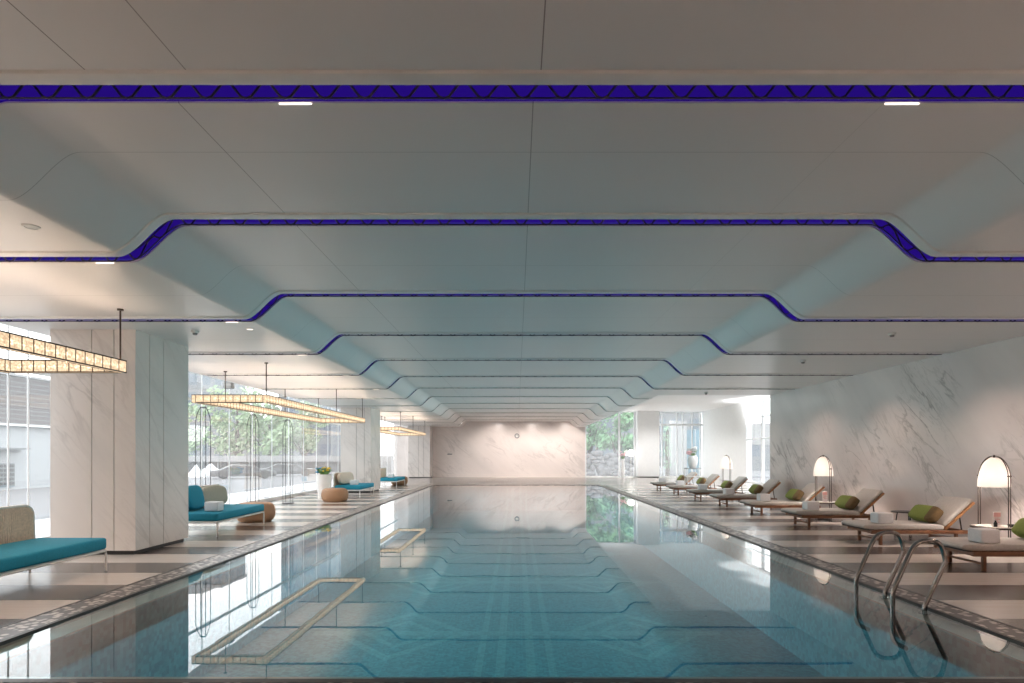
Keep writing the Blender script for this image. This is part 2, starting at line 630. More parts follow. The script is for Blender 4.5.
def copy_tree(src, parent=None):
    c = src.copy()
    COL.objects.link(c)
    if parent is not None:
        c.parent = parent
    for ch in list(src.children):
        copy_tree(ch, c)
    return c


def structure(o, label=None, cat=None):
    return tag(o, label, cat, None, 'structure')


# ------------------------------------------------------------------ the setting
X_GLASS, X_RIGHT, Y_END, Y_BAY = -7.5, 7.43, 39.4, 18.5
POOL_L, POOL_R, POOL_N, POOL_F = -3.87, 3.776, 3.93, 29.2
GUT_L, GUT_R = -4.18, 4.03


def floor_slab(name, x0, x1, y0, y1, z0, z1, mt, label):
    q = MB()
    q.box(x0, x1, y0, y1, z0, z1)
    return structure(q.build(name, mt), label, 'floor')


floor_slab('floor', -7.5, GUT_L, -6, Y_END, -0.3, 0, 'deck_stone', 'striped stone deck on the daybed side of the pool')
floor_slab('floor', GUT_R, X_RIGHT + 4.2, -6, Y_END, -0.3, 0, 'deck_stone', 'striped stone deck under the wooden loungers')
floor_slab('floor', GUT_L, GUT_R, POOL_F + 0.3, Y_END, -0.3, 0, 'deck_stone', 'striped stone deck between pool end and end wall')
floor_slab('floor', GUT_L, GUT_R, -6, POOL_N - 0.3, -0.3, 0, 'deck_stone', 'stone deck at the camera end of the pool')

# gutter with dark edge strips
q = MB()
for (x0, x1, y0, y1) in ((GUT_L, POOL_L, POOL_N - 0.3, POOL_F + 0.3), (POOL_R, GUT_R, POOL_N - 0.3, POOL_F + 0.3), (POOL_L, POOL_R, POOL_F, POOL_F + 0.3), (POOL_L, POOL_R, POOL_N - 0.3, POOL_N)):
    q.box(x0, x1, y0, y1, -0.3, 0.0)
q.mi = 1
for xe, w in ((GUT_L, 0.012), (POOL_L, 0.02), (POOL_R, 0.014), (GUT_R, 0.016)):
    q.box(xe - w, xe + w, POOL_N, POOL_F, -0.05, 0.003)
q.box(POOL_L, POOL_R, POOL_N - 0.06, POOL_N + 0.0, -0.05, 0.003)
structure(q.build('trim_1', ['gutter_stone', 'gutter_edge'], smooth=False), 'carved stone overflow gutter around the pool', 'gutter')

# pool basin: ledge, walls, mosaic floor
IN_L, IN_R, IN_N, IN_F, Z_LEDGE, Z_BED = -3.63, 3.54, 4.1, 28.9, -0.045, -1.15
q = MB()
q.mi = 1
for (x0, x1, y0, y1) in ((POOL_L, IN_L, POOL_N, POOL_F), (IN_R, POOL_R, POOL_N, POOL_F), (IN_L, IN_R, IN_F, POOL_F), (IN_L, IN_R, POOL_N, IN_N)):
    q.box(x0, x1, y0, y1, -0.06, Z_LEDGE)
    q.mi = 0
    q.box(x0, x1, y0, y1, -0.3, -0.062)
    q.mi = 1
q.mi = 0
for (x0, x1, y0, y1) in ((IN_L - 0.2, IN_L, IN_N, IN_F), (IN_R, IN_R + 0.2, IN_N, IN_F), (IN_L, IN_R, IN_F, IN_F + 0.2), (IN_L, IN_R, IN_N - 0.2, IN_N)):
    q.box(x0, x1, y0, y1, Z_BED, -0.062)
q.box(IN_L - 0.2, IN_R + 0.2, IN_N - 0.2, IN_F + 0.2, Z_BED - 0.1, Z_BED)
structure(q.build('floor_basin', ['pool_mosaic', 'wet_stone'], smooth=False), 'teal mosaic pool basin with pale line pattern', 'pool basin')

q = MB()
q.faces([(POOL_L, POOL_N, -0.012), (POOL_R, POOL_N, -0.012), (POOL_R, POOL_F, -0.012), (POOL_L, POOL_F, -0.012)], [(0, 1, 2, 3)])
tag(q.build('pool_water', 'water', smooth=False), 'still clear turquoise water filling the swimming pool', 'water', None, 'stuff')

# walls
q = MB()
q.box(X_RIGHT, X_RIGHT + 0.3, -6, Y_BAY, 0, 4.05)
structure(q.build('wall_right', 'marble_side', smooth=False), 'glossy grey marble wall behind the loungers', 'wall')
q = MB()
q.box(X_RIGHT + 0.3, 11.9, Y_BAY - 0.3, Y_BAY, 0, 4.2)
structure(q.build('wall_bay', 'white_wall', smooth=False), 'white return wall of the daylit bay', 'wall')
q = MB()
q.box(X_GLASS - 0.2, 4.25, Y_END, Y_END + 0.3, 0, 4.2)
structure(q.build('wall_end', 'marble_end', smooth=False), 'pinkish veined marble wall at the far pool end', 'wall')
q = MB()
q.box(X_GLASS - 0.2, X_RIGHT + 0.3, -6.3, -6, 0, 4.05)
structure(q.build('wall_back', 'white_wall', smooth=False), 'plain wall behind the camera', 'wall')
q = MB()
q.box(X_GLASS - 0.2, X_GLASS, -6, 7.0, 0, 4.05)
structure(q.build('wall_left', 'white_wall', smooth=False), 'plain wall left of the camera', 'wall')
q = MB()
q.box(11.6, 11.9, 31.9, Y_END + 0.3, 0, 4.2)
structure(q.build('wall_side', 'white_wall', smooth=False), 'white side wall of the daylit bay', 'wall')
q = MB()
q.box(7.42, 8.78, Y_END - 0.6, Y_END + 0.1, 0.06, 4.15)
q.mi = 1
q.box(7.46, 8.74, Y_END - 0.56, Y_END + 0.1, 0, 0.06)
structure(q.build('column', ['white_wall', 'plinth_dark'], smooth=False), 'bright white square column between the far windows', 'column')

# ceiling bays


def sstep(t):
    t = max(0.0, min(1.0, t))
    return t * t * (3 - 2 * t)


def z_ceil(x):
    if x < 0:
        return Z_LOW + (Z_UP - Z_LOW) * sstep((x + 3.50) / 0.50)
    return Z_LOW + (Z_UP - Z_LOW) * sstep((3.68 - x) / 0.50)


def ceil_x(x0, x1):
    xs = [x0] + [-3.50 + 0.50 * i / 18 for i in range(19)] + [3.18 + 0.50 * i / 18 for i in range(19)] + [x1]
    return [x for x in xs if x0 <= x <= x1]


def profile_strip(q, xs, sec):
    """sweep a y,z section (relative to the ceiling profile) along x; closed section"""
    rows = []
    for x in xs:
        z = z_ceil(x)
        rows.append([q.bm.verts.new((x, y, z + dz)) for (y, dz) in sec])
    n = len(sec)
    for A, B in zip(rows, rows[1:]):
        for k in range(n):
            j = (k + 1) % n
            q.bm.faces.new([A[k], A[j], B[j], B[k]]).material_index = q.mi
    q.bm.faces.new(rows[0]).material_index = q.mi
    q.bm.faces.new(list(reversed(rows[-1]))).material_index = q.mi


GAP = 0.095
XL, XR, XR2 = -6.85, X_RIGHT, 4.15
edges = [-6.0] + SLOTS + [Y_END]
for i in range(len(edges) - 1):
    y0 = edges[i] + (GAP if i else 0)
    last = i == len(edges) - 2
    y1 = edges[i + 1] - (0 if last else GAP)
    ye = y1 - (0 if last else 0.125)
    spans = [(y0, ye, XR)]
    if y0 > Y_BAY:
        spans = [(y0, ye, XR2)]
    elif ye > Y_BAY:
        spans = [(y0, Y_BAY, XR), (Y_BAY, ye, XR2)]
    q = MB()
    for (a, c, xr) in spans:
        cc = c - 0.006 if c == ye and not last else c
        profile_strip(q, ceil_x(XL, xr), [(a, 0.0), (cc, 0.0), (cc, 0.28), (a, 0.28)])
    cl = structure(q.build('ceiling', 'ceiling_plaster'), 'moulded white ceiling bay number %d from the camera end' % (i + 1), 'ceiling')
    if not last:
        xr = XR2 if y1 > Y_BAY else XR
        q = MB()
        profile_strip(q, ceil_x(XL, xr), [(ye, 0.0), (ye + 0.008, -0.012), (ye + 0.06, -0.018), (y1 - 0.012, -0.012), (y1, 0.004), (y1, 0.28), (ye, 0.28)])
        q.build('edge_trim', 'ceiling_trim', cl)

q = MB()
q.box(X_GLASS - 0.2, XR2 + 0.02, -6.3, Y_END + 0.3, 3.9, 4.1)
q.box(XR2 + 0.02, X_RIGHT + 0.3, -6.3, Y_BAY, 3.9, 4.1)
q.box(XR2, XR2 + 0.06, Y_BAY, Y_END, 3.15, 4.1)
q.box(XR2 + 0.06, X_RIGHT + 0.3, Y_BAY - 0.06, Y_BAY, 3.15, 4.1)
q.box(XL - 0.05, XL, -6, Y_END, 3.15, 3.9)
structure(q.build('ceiling_plenum', 'bay_white', smooth=False), 'white slab above the moulded ceiling', 'ceiling')
q = MB()
prev = Y_BAY - 0.3
for yb in (23.5, 28.4, 33.2, Y_END + 0.3):
    q.box(XR2 + 0.06, 11.9, prev, yb - 0.02, 4.1, 4.3)
    prev = yb
structure(q.build('ceiling_bay', 'bay_white', smooth=False), 'bright white flat ceiling of the daylit bay', 'ceiling')


# windows
def window(name, panes, bars, label):
    q = MB()
    for bx in bars:
        q.box(*bx)
    w = structure(q.build(name, 'white_frame', smooth=False), label, 'window')
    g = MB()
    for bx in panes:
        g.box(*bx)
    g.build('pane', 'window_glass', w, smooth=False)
    return w


bars = [(X_GLASS - 0.06, X_GLASS + 0.03, 7.0, Y_END, 0, 0.10), (X_GLASS - 0.06, X_GLASS + 0.03, 7.0, Y_END, 3.82, 3.9)]
mull = [9.3 + 1.43 * k for k in range(-1, 21)] + [9.68]
for ym in mull:
    bars.append((X_GLASS - 0.022, X_GLASS - 0.004, ym - 0.011, ym + 0.011, 0.1, 3.82))
bars.append((X_GLASS - 0.05, X_GLASS + 0.02, 7.0, Y_END, 2.66, 2.71))
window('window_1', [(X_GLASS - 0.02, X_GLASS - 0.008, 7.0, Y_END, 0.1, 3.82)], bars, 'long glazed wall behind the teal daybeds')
bars = [(4.25, 7.42, Y_END - 0.05, Y_END + 0.05, 0, 0.08), (4.25, 7.42, Y_END - 0.05, Y_END + 0.05, 4.05, 4.15), (4.25, 4.33, Y_END - 0.05, Y_END + 0.05, 0.08, 4.05), (6.35, 6.45, Y_END - 0.06, Y_END + 0.06, 0.08, 4.05), (7.30, 7.42, Y_END - 0.06, Y_END + 0.06, 0.08, 4.05)]
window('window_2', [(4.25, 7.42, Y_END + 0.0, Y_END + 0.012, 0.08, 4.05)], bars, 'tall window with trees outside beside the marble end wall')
bars = [(8.78, 11.6, Y_END - 0.05, Y_END + 0.05, 0, 0.08), (8.78, 11.6, Y_END - 0.05, Y_END + 0.05, 4.05, 4.15), (8.78, 8.86, Y_END - 0.06, Y_END + 0.06, 0.08, 4.05), (9.03, 9.10, Y_END - 0.06, Y_END + 0.06, 0.08, 4.05), (8.86, 11.6, Y_END - 0.04, Y_END + 0.04, 3.22, 3.34)]
for xm in (10.0, 10.35, 10.95, 11.45):
    bars.append((xm - 0.03, xm + 0.03, Y_END - 0.05, Y_END + 0.05, 0.08, 4.05))
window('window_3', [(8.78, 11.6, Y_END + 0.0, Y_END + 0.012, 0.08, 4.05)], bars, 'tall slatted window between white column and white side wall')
bars = [(11.58, 11.68, Y_BAY, 31.9, 0, 0.08), (11.58, 11.68, Y_BAY, 31.9, 4.02, 4.15), (11.57, 11.68, 29.7, 29.85, 0.08, 4.02), (11.58, 11.66, Y_BAY, 31.9, 2.15, 2.2), (11.58, 11.66, Y_BAY, 31.9, 3.2, 3.25)]
for k in range(1, 8):
    bars.append((11.57, 11.68, Y_BAY + 1.45 * k - 0.03, Y_BAY + 1.45 * k + 0.03, 0.08, 4.02))
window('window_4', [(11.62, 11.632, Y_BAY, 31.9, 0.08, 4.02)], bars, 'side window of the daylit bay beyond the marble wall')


# marble clad columns beside the pool
def clad_column(x0, x1, y0, y1, front, side, label):
    q = MB()
    q.mi = 1
    q.box(x0 + 0.03, x1 - 0.03, y0 + 0.03, y1 - 0.03, 0.06, 3.9)
    q.mi = 2
    q.box(x0 + 0.05, x1 - 0.05, y0 + 0.05, y1 - 0.05, 0, 0.06)
    q.mi = 0
    g = 0.006
    xs = [x0] + front + [x1]
    for a, c in zip(xs, xs[1:]):
        q.box(a + (g if a != x0 else 0), c - (g if c != x1 else 0), y0, y0 + 0.03, 0.06, 3.9)
        q.box(a + (g if a != x0 else 0), c - (g if c != x1 else 0), y1 - 0.03, y1, 0.06, 3.9)
    ys = [y0 + 0.03] + side + [y1 - 0.03]
    for a, c in zip(ys, ys[1:]):
        q.box(x1 - 0.03, x1, a + (g if a != ys[0] else 0), c - (g if c != ys[-1] else 0), 0.06, 3.9)
        q.box(x0, x0 + 0.03, a + (g if a != ys[0] else 0), c - (g if c != ys[-1] else 0), 0.06, 3.9)
    return structure(q.build('column', ['marble_column', 'joint_dark', 'plinth_dark'], smooth=False), label, 'column')


clad_column(-6.52, -5.33, 8.8, 10.22, [-5.94, -5.63], [9.14, 9.50], 'marble clad column between the first two teal daybeds')
clad_column(-6.52, -5.40, 23.3, 24.9, [-5.94, -5.65], [23.8, 24.3], 'marble clad column behind the third teal daybed')
clad_column(-6.57, -5.25, 38.0, 39.39, [-5.94, -5.63], [38.4, 38.8], 'marble clad column against the end wall')

# ------------------------------------------------------------------ blue lit trusses in the ceiling slots
ORD = ['first', 'second', 'third', 'fourth', 'fifth', 'sixth', 'seventh', 'eighth', 'ninth', 'tenth', 'eleventh', 'twelfth', 'thirteenth']
for i, ys in enumerate(SLOTS):
    xr = XR2 if ys > Y_BAY else XR
    t = thing('slot_light', (0, ys, Z_LOW + 0.02), '%s blue lit ceiling slot with zigzag truss, counted from the camera end' % ORD[i], 'ceiling light', 'blue lit ceiling slots')
    off = Vector((0, -ys, -(Z_LOW + 0.02)))

    def rel(p):
        return Vector(p) + off
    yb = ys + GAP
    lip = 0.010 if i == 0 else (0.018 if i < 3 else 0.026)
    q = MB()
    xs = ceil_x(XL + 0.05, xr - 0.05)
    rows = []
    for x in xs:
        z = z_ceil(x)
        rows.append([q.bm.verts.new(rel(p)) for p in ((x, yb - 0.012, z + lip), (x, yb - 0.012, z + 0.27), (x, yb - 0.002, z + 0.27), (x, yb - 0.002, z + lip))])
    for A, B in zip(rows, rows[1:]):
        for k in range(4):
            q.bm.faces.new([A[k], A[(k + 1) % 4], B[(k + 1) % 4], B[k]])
    q.build('lit_wall_strip', 'led_lit_wall', t)  # blue LED light on the slot's far wall, put in as a glowing strip
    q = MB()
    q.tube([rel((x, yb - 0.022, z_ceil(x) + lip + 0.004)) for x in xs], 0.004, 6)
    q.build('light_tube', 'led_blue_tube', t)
    # truss: zigzag web between two chords
    q = MB()
    step, n = 0.115, int((xr - XL - 0.2) / 0.115)
    pts = []
    sub = 4
    for k in range(n * sub + 1):
        x = XL + 0.1 + step * k / sub
        ph = math.cos(math.pi * k / sub)
        ph = math.copysign(abs(ph) ** 0.7, ph)
        pts.append(rel((x, yb - 0.065, z_ceil(x) + 0.036 + 0.046 * ph)))
    q.tube(pts, 0.0075, 5)
    q.build('truss_web', 'black_metal', t)
    q = MB()
    for dz, dy in ((-0.008, 0.065), (0.086, 0.065)):
        q.tube([rel((x, yb - dy, z_ceil(x) + dz)) for x in xs], 0.0055, 5)
    q.build('truss_chord', 'black_metal', t)
    spots = [(-1.31, 0.19), (2.275, 0.20)] if i == 0 else ([(-3.75, 0.16)] if i < 9 else [])
    for (xc, w) in spots:
        q = MB()
        z = z_ceil(xc)
        q.tube([rel((xc - w / 2, yb - 0.002, z - 0.006)), rel((xc + w / 2, yb - 0.002, z - 0.005))], 0.006, 8)
        q.build('lip_light_patch', 'lens_and_lip_glow', t)  # patch of lamp light on the slot lip, put in as a glowing tube

# ------------------------------------------------------------------ pendant light frames
P_BOT, P_TOP = 2.385, 2.54


def pendant(x0, x1, y0, y1, rods, label):
    t = thing('pendant_light', (0, 0, P_BOT), label, 'pendant light', 'rectangular glass pendants')
    W, T = 0.08, 0.155

    def L(z):
        return z - P_BOT
    for nm, (a, b_, c, d) in (('long', (x0, x0 + W, y0, y1)), ('long', (x1 - W, x1, y0, y1)), ('short', (x0 + W, x1 - W, y0, y0 + W)), ('short', (x0 + W, x1 - W, y1 - W, y1))):
        q = MB()
        q.mi = 0
        along_y = nm == 'long'
        # rails top and bottom
        q.box(a, b_, c, d, L(P_TOP - 0.014), L(P_TOP))
        if along_y:
            q.box(a, a + 0.010, c, d, 0, 0.014)
            q.box(b_ - 0.010, b_, c, d, 0, 0.014)
        else:
            q.box(a, b_, c, c + 0.010, 0, 0.014)
            q.box(a, b_, d - 0.010, d, 0, 0.014)
        s0, s1 = (c, d) if along_y else (a, b_)
        n = max(1, round((s1 - s0) / 0.146))
        for k in range(n + 1):
            s = s0 + (s1 - s0) * k / n
            for e in (0, 1):
                if along_y:
                    u0 = a if e == 0 else b_ - 0.006
                    q.box(u0, u0 + 0.006, max(c, s - 0.005), min(d, s + 0.005), L(P_BOT + 0.014), L(P_TOP - 0.014))
                else:
                    u0 = c if e == 0 else d - 0.006
                    q.box(max(a, s - 0.005), min(b_, s + 0.005), u0, u0 + 0.006, L(P_BOT + 0.014), L(P_TOP - 0.014))
        fr = q.build('frame_side', 'dark_bronze', t, smooth=False)
        g = MB()
        if along_y:
            g.box(a + 0.004, a + 0.010, c, d, L(P_BOT + 0.012), L(P_TOP - 0.012))
            g.box(b_ - 0.010, b_ - 0.004, c, d, L(P_BOT + 0.012), L(P_TOP - 0.012))
            g.box(a + 0.010, b_ - 0.010, c + 0.003, c + 0.009, L(P_BOT + 0.012), L(P_TOP - 0.012))
            g.box(a + 0.010, b_ - 0.010, d - 0.009, d - 0.003, L(P_BOT + 0.012), L(P_TOP - 0.012))
        else:
            g.box(a, b_, c + 0.004, c + 0.010, L(P_BOT + 0.012), L(P_TOP - 0.012))
            g.box(a, b_, d - 0.010, d - 0.004, L(P_BOT + 0.012), L(P_TOP - 0.012))
        g.box(a + 0.012, b_ - 0.012, c + 0.012, d - 0.012, L(P_BOT + 0.004), L(P_BOT + 0.010))
        g.build('glass_panel', 'pendant_glass', fr, smooth=False)
        g = MB()
        pth, rad = [], []
        for k in range(n):
            for f, r in ((0.06, 0.004), (0.34, 0.004), (0.40, 0.016), (0.46, 0.024), (0.54, 0.024), (0.60, 0.016), (0.66, 0.004)):
                s = s0 + 0.01 + (s1 - s0 - 0.02) * (k + f) / n
                pth.append(((a + b_) / 2, s, L(P_BOT + 0.078)) if along_y else (s, (c + d) / 2, L(P_BOT + 0.078)))
                rad.append(r)
        g.tube(pth, rad, 8)
        g.build('bulb_string', 'bulb_warm', fr)
    for (px_, sx_) in ((x0 + W / 2, 0.05), (x1 - W / 2, 0.05)):
        la = lamp_area('pendant_glow', (px_, (y0 + y1) / 2, L(P_TOP + 0.004)), sx_, 16, (1.0, 0.76, 0.58), (math.pi, 0, 0), y1 - y0 - 0.1)
        la.parent = t
        for k in range(4):
            la = lamp_spot('pendant_glow', (px_, y0 + (y1 - y0) * (k + 0.5) / 4, L(P_BOT + 0.02)), 34, (1.0, 0.80, 0.66), cone=150, radius=0.015)
            la.parent = t
    for (rx, ry) in rods:
        q = MB()
        q.tube([(rx, ry, L(P_TOP - 0.01)), (rx, ry, L(Z_LOW))], 0.010, 8)
        q.lathe([(0, 0), (0.035, 0), (0.035, 0.02), (0, 0.02)], (rx, ry, L(Z_LOW) - 0.02), 12)
        q.build('hanging_rod', 'dark_bronze', t)
    return t


for (y0, y1, lab) in ((0.45, 7.62, 'rectangular glowing glass pendant above the daybed by the marble column'), (11.9, 19.6, 'rectangular glowing glass pendant above the daybed with grey towel and rattan pouf'), (25.5, 32.6, 'rectangular glowing glass pendant hung near the marble end wall')):
    rods = [(x, y) for x in (-6.11, -4.76) for y in (y0 + 0.25, (y0 + y1) / 2 - 0.6 + (x > -5) * 0.4, y1 - 0.06 - (x < -5) * 3.4)]
    if y0 > 11 and y0 < 13:
        rods = [(-4.76, y0 + 0.06), (-6.11, y0 + 1.3), (-4.76, 16.6), (-6.11, 16.6), (-4.76, y1 - 0.2), (-6.11, y1 - 0.2)]
    pendant(-6.15, -4.72, y0, y1, rods, lab)

# ------------------------------------------------------------------ daybeds
BED_LEN = 2.02


def make_daybed():
    t = thing('daybed', (0, 0, 0), 'x', 'daybed', 'teal daybeds along the glazed wall')
    q = MB()
    q.rbox(-0.93, -0.03, 0.03, BED_LEN - 0.03, 0.225, 0.265, 0.012, 2)
    q.build('frame', 'white_metal', t)
    for (x, y) in ((-0.015, 0.02), (-0.015, BED_LEN - 0.02), (-0.93, 0.02), (-0.93, BED_LEN - 0.02)):
        q = MB()
        ins = 0.03 if y < 1 else -0.03
        q.tube([(x, y, 0.0), (x, y, 0.20), (x - 0.006, y, 0.235), (x - 0.025, y + ins * 0.2, 0.25), (x - 0.06, y + ins * 0.3, 0.252)], 0.013, 8)
        q.build('leg', 'white_metal', t)
    q = MB()
    q.tube([(-0.015, 0.02, 0.245), (-0.015, BED_LEN - 0.02, 0.245)], 0.014, 8)
    q.tube([(-0.02, 0.012, 0.245), (-0.92, 0.012, 0.245)], 0.014, 8)
    q.build('front_rail', 'white_metal', t)
    q = MB()
    q.rbox(-0.835, 0.0, 0.015, BED_LEN - 0.015, 0.268, 0.405, 0.03, 3)
    q.build('seat_cushion', 'teal_fabric', t)
    # rope woven back, rounded at the ends
    bk = MB()
    path = [(-0.86, 0.04, 0.25)]
    for k in range(7):
        a = math.pi / 2 * k / 6
        path.append((-0.875, 0.04 + 0.14 * (1 - math.cos(a)), 0.66 + 0.14 * math.sin(a)))
    for k in range(7):
        a = math.pi / 2 * k / 6
        path.append((-0.875, BED_LEN - 0.18 + 0.14 * math.sin(a), 0.80 - 0.14 * (1 - math.cos(a))))
    path.append((-0.86, BED_LEN - 0.04, 0.25))
    bk.tube(path, 0.016, 8)
    back = bk.build('back_frame', 'white_metal', t)
    q = MB()
    n = 62
    for k in range(n):
        y = 0.06 + (BED_LEN - 0.12) * k / (n - 1)
        e = min(y - 0.04, BED_LEN - 0.04 - y)
        zt = 0.80 if e > 0.14 else 0.66 + math.sqrt(max(0.0, 0.14 ** 2 - (0.14 - e) ** 2))
        q.tube([(-0.86, y, 0.26), (-0.868, y, 0.45), (-0.875, y, zt)], 0.0145, 6)
    q.build('rope_weave', 'rope_beige', back)
    return t


bed = make_daybed()
BEDS = [(-4.93, 5.58, 'teal daybed with bare rope back in front of the near marble column'),
        (-5.10, 10.73, 'teal daybed with beige back cushion and grey rolled towel'),
        (-5.08, 20.4, 'teal daybed beside the white planter of flowers'),
        (-5.15, 27.0, 'teal daybed beyond the second marble column, close to the end wall')]
for i, (x, y, lab) in enumerate(BEDS):
    o = bed if i == 0 else copy_tree(bed)
    o.location = (x, y, 0)
    o['label'] = lab


def cushion(name, loc, s, tilt, mt, lab, cat, rz=0.0, group=None):
    q = MB()
    q.blob((0, 0, 0), s, 0.55, 0.35, 28, 14)
    o = q.build(name, mt)
    o.location = loc
    o.rotation_euler = (0, tilt, rz)
    return tag(o, lab, cat, group)


# bed 2 cushions, bed 3 cushion
cushion('back_cushion', (-5.10 - 0.735, 12.10, 0.61), (0.07, 0.50, 0.195), -0.18, 'beige_cushion', 'beige back cushion on the daybed with grey towel', 'cushion')
cushion('throw_pillow', (-5.10 - 0.70, 11.30, 0.635), (0.075, 0.26, 0.22), -0.22, 'teal_fabric', 'teal throw pillow beside the beige back cushion', 'pillow')
cushion('back_cushion', (-5.08 - 0.735, 21.4, 0.61), (0.07, 0.85, 0.195), -0.18, 'rope_beige', 'pale back cushion on the daybed beside the planter', 'cushion')


def towel_bundle(loc, lab, rz=0.0, group=None, mt='towel_white', s=(0.125, 0.12, 0.082)):
    q = MB()
    q.blob((0, 0, s[2]), s, 0.16, 0.22, 28, 14)
    q.mi = 0
    # fold lines around the roll
    for k in (-0.35, 0.35):
        y = s[1] * k
        q.tube([(-s[0] * 0.97, y, 0.01), (-s[0] * 0.99, y, s[2]), (-s[0] * 0.9, y, s[2] * 1.97), (s[0] * 0.9, y, s[2] * 1.97), (s[0] * 0.99, y, s[2]), (s[0] * 0.97, y, 0.01)], 0.004, 5)
    o = q.build('rolled_towel', mt)
    o.location = loc
    o.rotation_euler = (0, 0, rz)
    return tag(o, lab, 'towel', group)


towel_bundle((-5.36, 11.15, 0.409), 'grey white rolled towel on the teal daybed near the column', 0, 'rolled towels')
towel_bundle((-5.40, 20.9, 0.409), 'white rolled towel on the daybed beside the planter', 0, 'rolled towels')
towel_bundle((-5.5, 27.5, 0.409), 'white rolled towel on the daybed closest to the end wall', 0, 'rolled towels')


# ------------------------------------------------------------------ rattan poufs
def make_pouf():
    q = MB()
    prof = [(0, 0.0), (0.28, 0.0), (0.33, 0.02), (0.375, 0.08), (0.395, 0.16), (0.395, 0.24), (0.375, 0.32), (0.34, 0.37), (0.28, 0.395), (0, 0.40)]
    q.lathe(prof, (0, 0, 0), 40)
    return tag(q.build('rattan_pouf', 'rattan'), 'x', 'pouf', 'round rattan poufs')


pouf = make_pouf()
for i, (x, y, lab) in enumerate(((-5.5, 13.25, 'round brown rattan pouf behind the daybed with grey towel'), (-5.45, 18.85, 'round brown rattan pouf standing alone before the white planter'), (-5.5, 29.45, 'round brown rattan pouf behind the daybed closest to the end wall'))):
    o = pouf if i == 0 else copy_tree(pouf)
    o.location = (x, y, 0)
    o['label'] = lab

# ------------------------------------------------------------------ planter
t = thing('flower_planter', (-6.12, 20.0, 0), 'white tapered planter with yellow and blue flowers beside a daybed', 'planter')
q = MB()
q.lathe([(0, 0), (0.17, 0), (0.19, 0.02), (0.24, 0.72), (0.245, 0.78), (0.22, 0.78), (0.21, 0.70), (0, 0.70)], (0, 0, 0), 28)
q.build('pot', 'planter_white', t)


def leaf_spray(cx, cy, z0, n, rad, h, mt, name, parent, w=0.03, seed=1):
    rd = random.Random(seed)
    q = MB()
    for k in range(n):
        a = rd.uniform(0, 2 * math.pi)
        r = rad * math.sqrt(rd.uniform(0.05, 1))
        hh = h * rd.uniform(0.6, 1.0)
        p0 = Vector((cx + 0.2 * r * math.cos(a), cy + 0.2 * r * math.sin(a), z0))
        p1 = Vector((cx + 0.6 * r * math.cos(a), cy + 0.6 * r * math.sin(a), z0 + hh * 0.7))
        p2 = Vector((cx + r * math.cos(a), cy + r * math.sin(a), z0 + hh))
        q.tube([p0, p1, p2], [w * 0.3, w, w * 0.15], 5)
    return q.build(name, mt, parent)


def flower_heads(cx, cy, z0, n, rad, h, mt, name, parent, s=0.035, seed=1):
    rd = random.Random(seed)
    q = MB()
    for k in range(n):
        a = rd.uniform(0, 2 * math.pi)
        r = rad * math.sqrt(rd.uniform(0.02, 1))
        c = Vector((cx + r * math.cos(a), cy + r * math.sin(a), z0 + h * rd.uniform(0, 1)))
        for j in range(5):
            b_ = 2 * math.pi * j / 5
            q.blob(c + Vector((math.cos(b_) * s * 0.6, math.sin(b_) * s * 0.6, 0)), (s * 0.55, s * 0.55, s * 0.4), 1, 1, 8, 6)
        q.blob(c + Vector((0, 0, s * 0.2)), (s * 0.35, s * 0.35, s * 0.35), 1, 1, 8, 6)
    return q.build(name, mt, parent)


leaf_spray(0, 0, 0.69, 46, 0.27, 0.32, 'leaf_green', 'foliage', t, 0.022, 3)
flower_heads(0.06, 0, 0.86, 14, 0.15, 0.14, 'flower_yellow', 'blossom', t, 0.045, 4)
tag(flower_heads(-0.14, -0.05, 0.84, 9, 0.10, 0.16, 'flower_blue', 'blossom', t, 0.045, 5), 'blue blossom')

# ------------------------------------------------------------------ tall arched cages by the glass


def make_cage():
    t = thing('arched_stand', (0, 0, 0), 'x', 'stand', 'tall arched wire stands')
    w = 0.105
    for sy in (-1, 1):
        for sx_ in (-1, 1):
            q = MB()
            pth = [(sx_ * w, sy * w, 0.02), (sx_ * w, sy * w, 2.05)]
            for k in range(1, 7):
                f = k / 6
                pth.append((sx_ * w * (1 - 0.55 * f * f), sy * w * (1 - 0.9 * f * f), 2.05 + 0.36 * f))
            q.tube(pth, 0.007, 6)
            q.build('hoop_rod', 'black_metal', t)
    q = MB()
    q.lathe([(0, 0), (0.17, 0), (0.17, 0.02), (0, 0.025)], (0, 0, 0), 24)
    q.build('base_plate', 'black_metal', t)
    q = MB()
    q.tube([(-w * 0.5, 0, 2.40), (w * 0.5, 0, 2.40)], 0.012, 6)
    q.build('crown_bar', 'black_metal', t)
    return t


cage = make_cage()
for i, (x, y, lab) in enumerate(((-6.60, 13.25, 'tall arched black wire stand behind the daybed with beige cushion'), (-6.60, 15.75, 'middle one of three tall arched wire stands along the glass'), (-6.60, 18.15, 'tall arched black wire stand before the white flower planter'))):
    o = cage if i == 0 else copy_tree(cage)
    o.location = (x, y, 0)
    o['label'] = lab


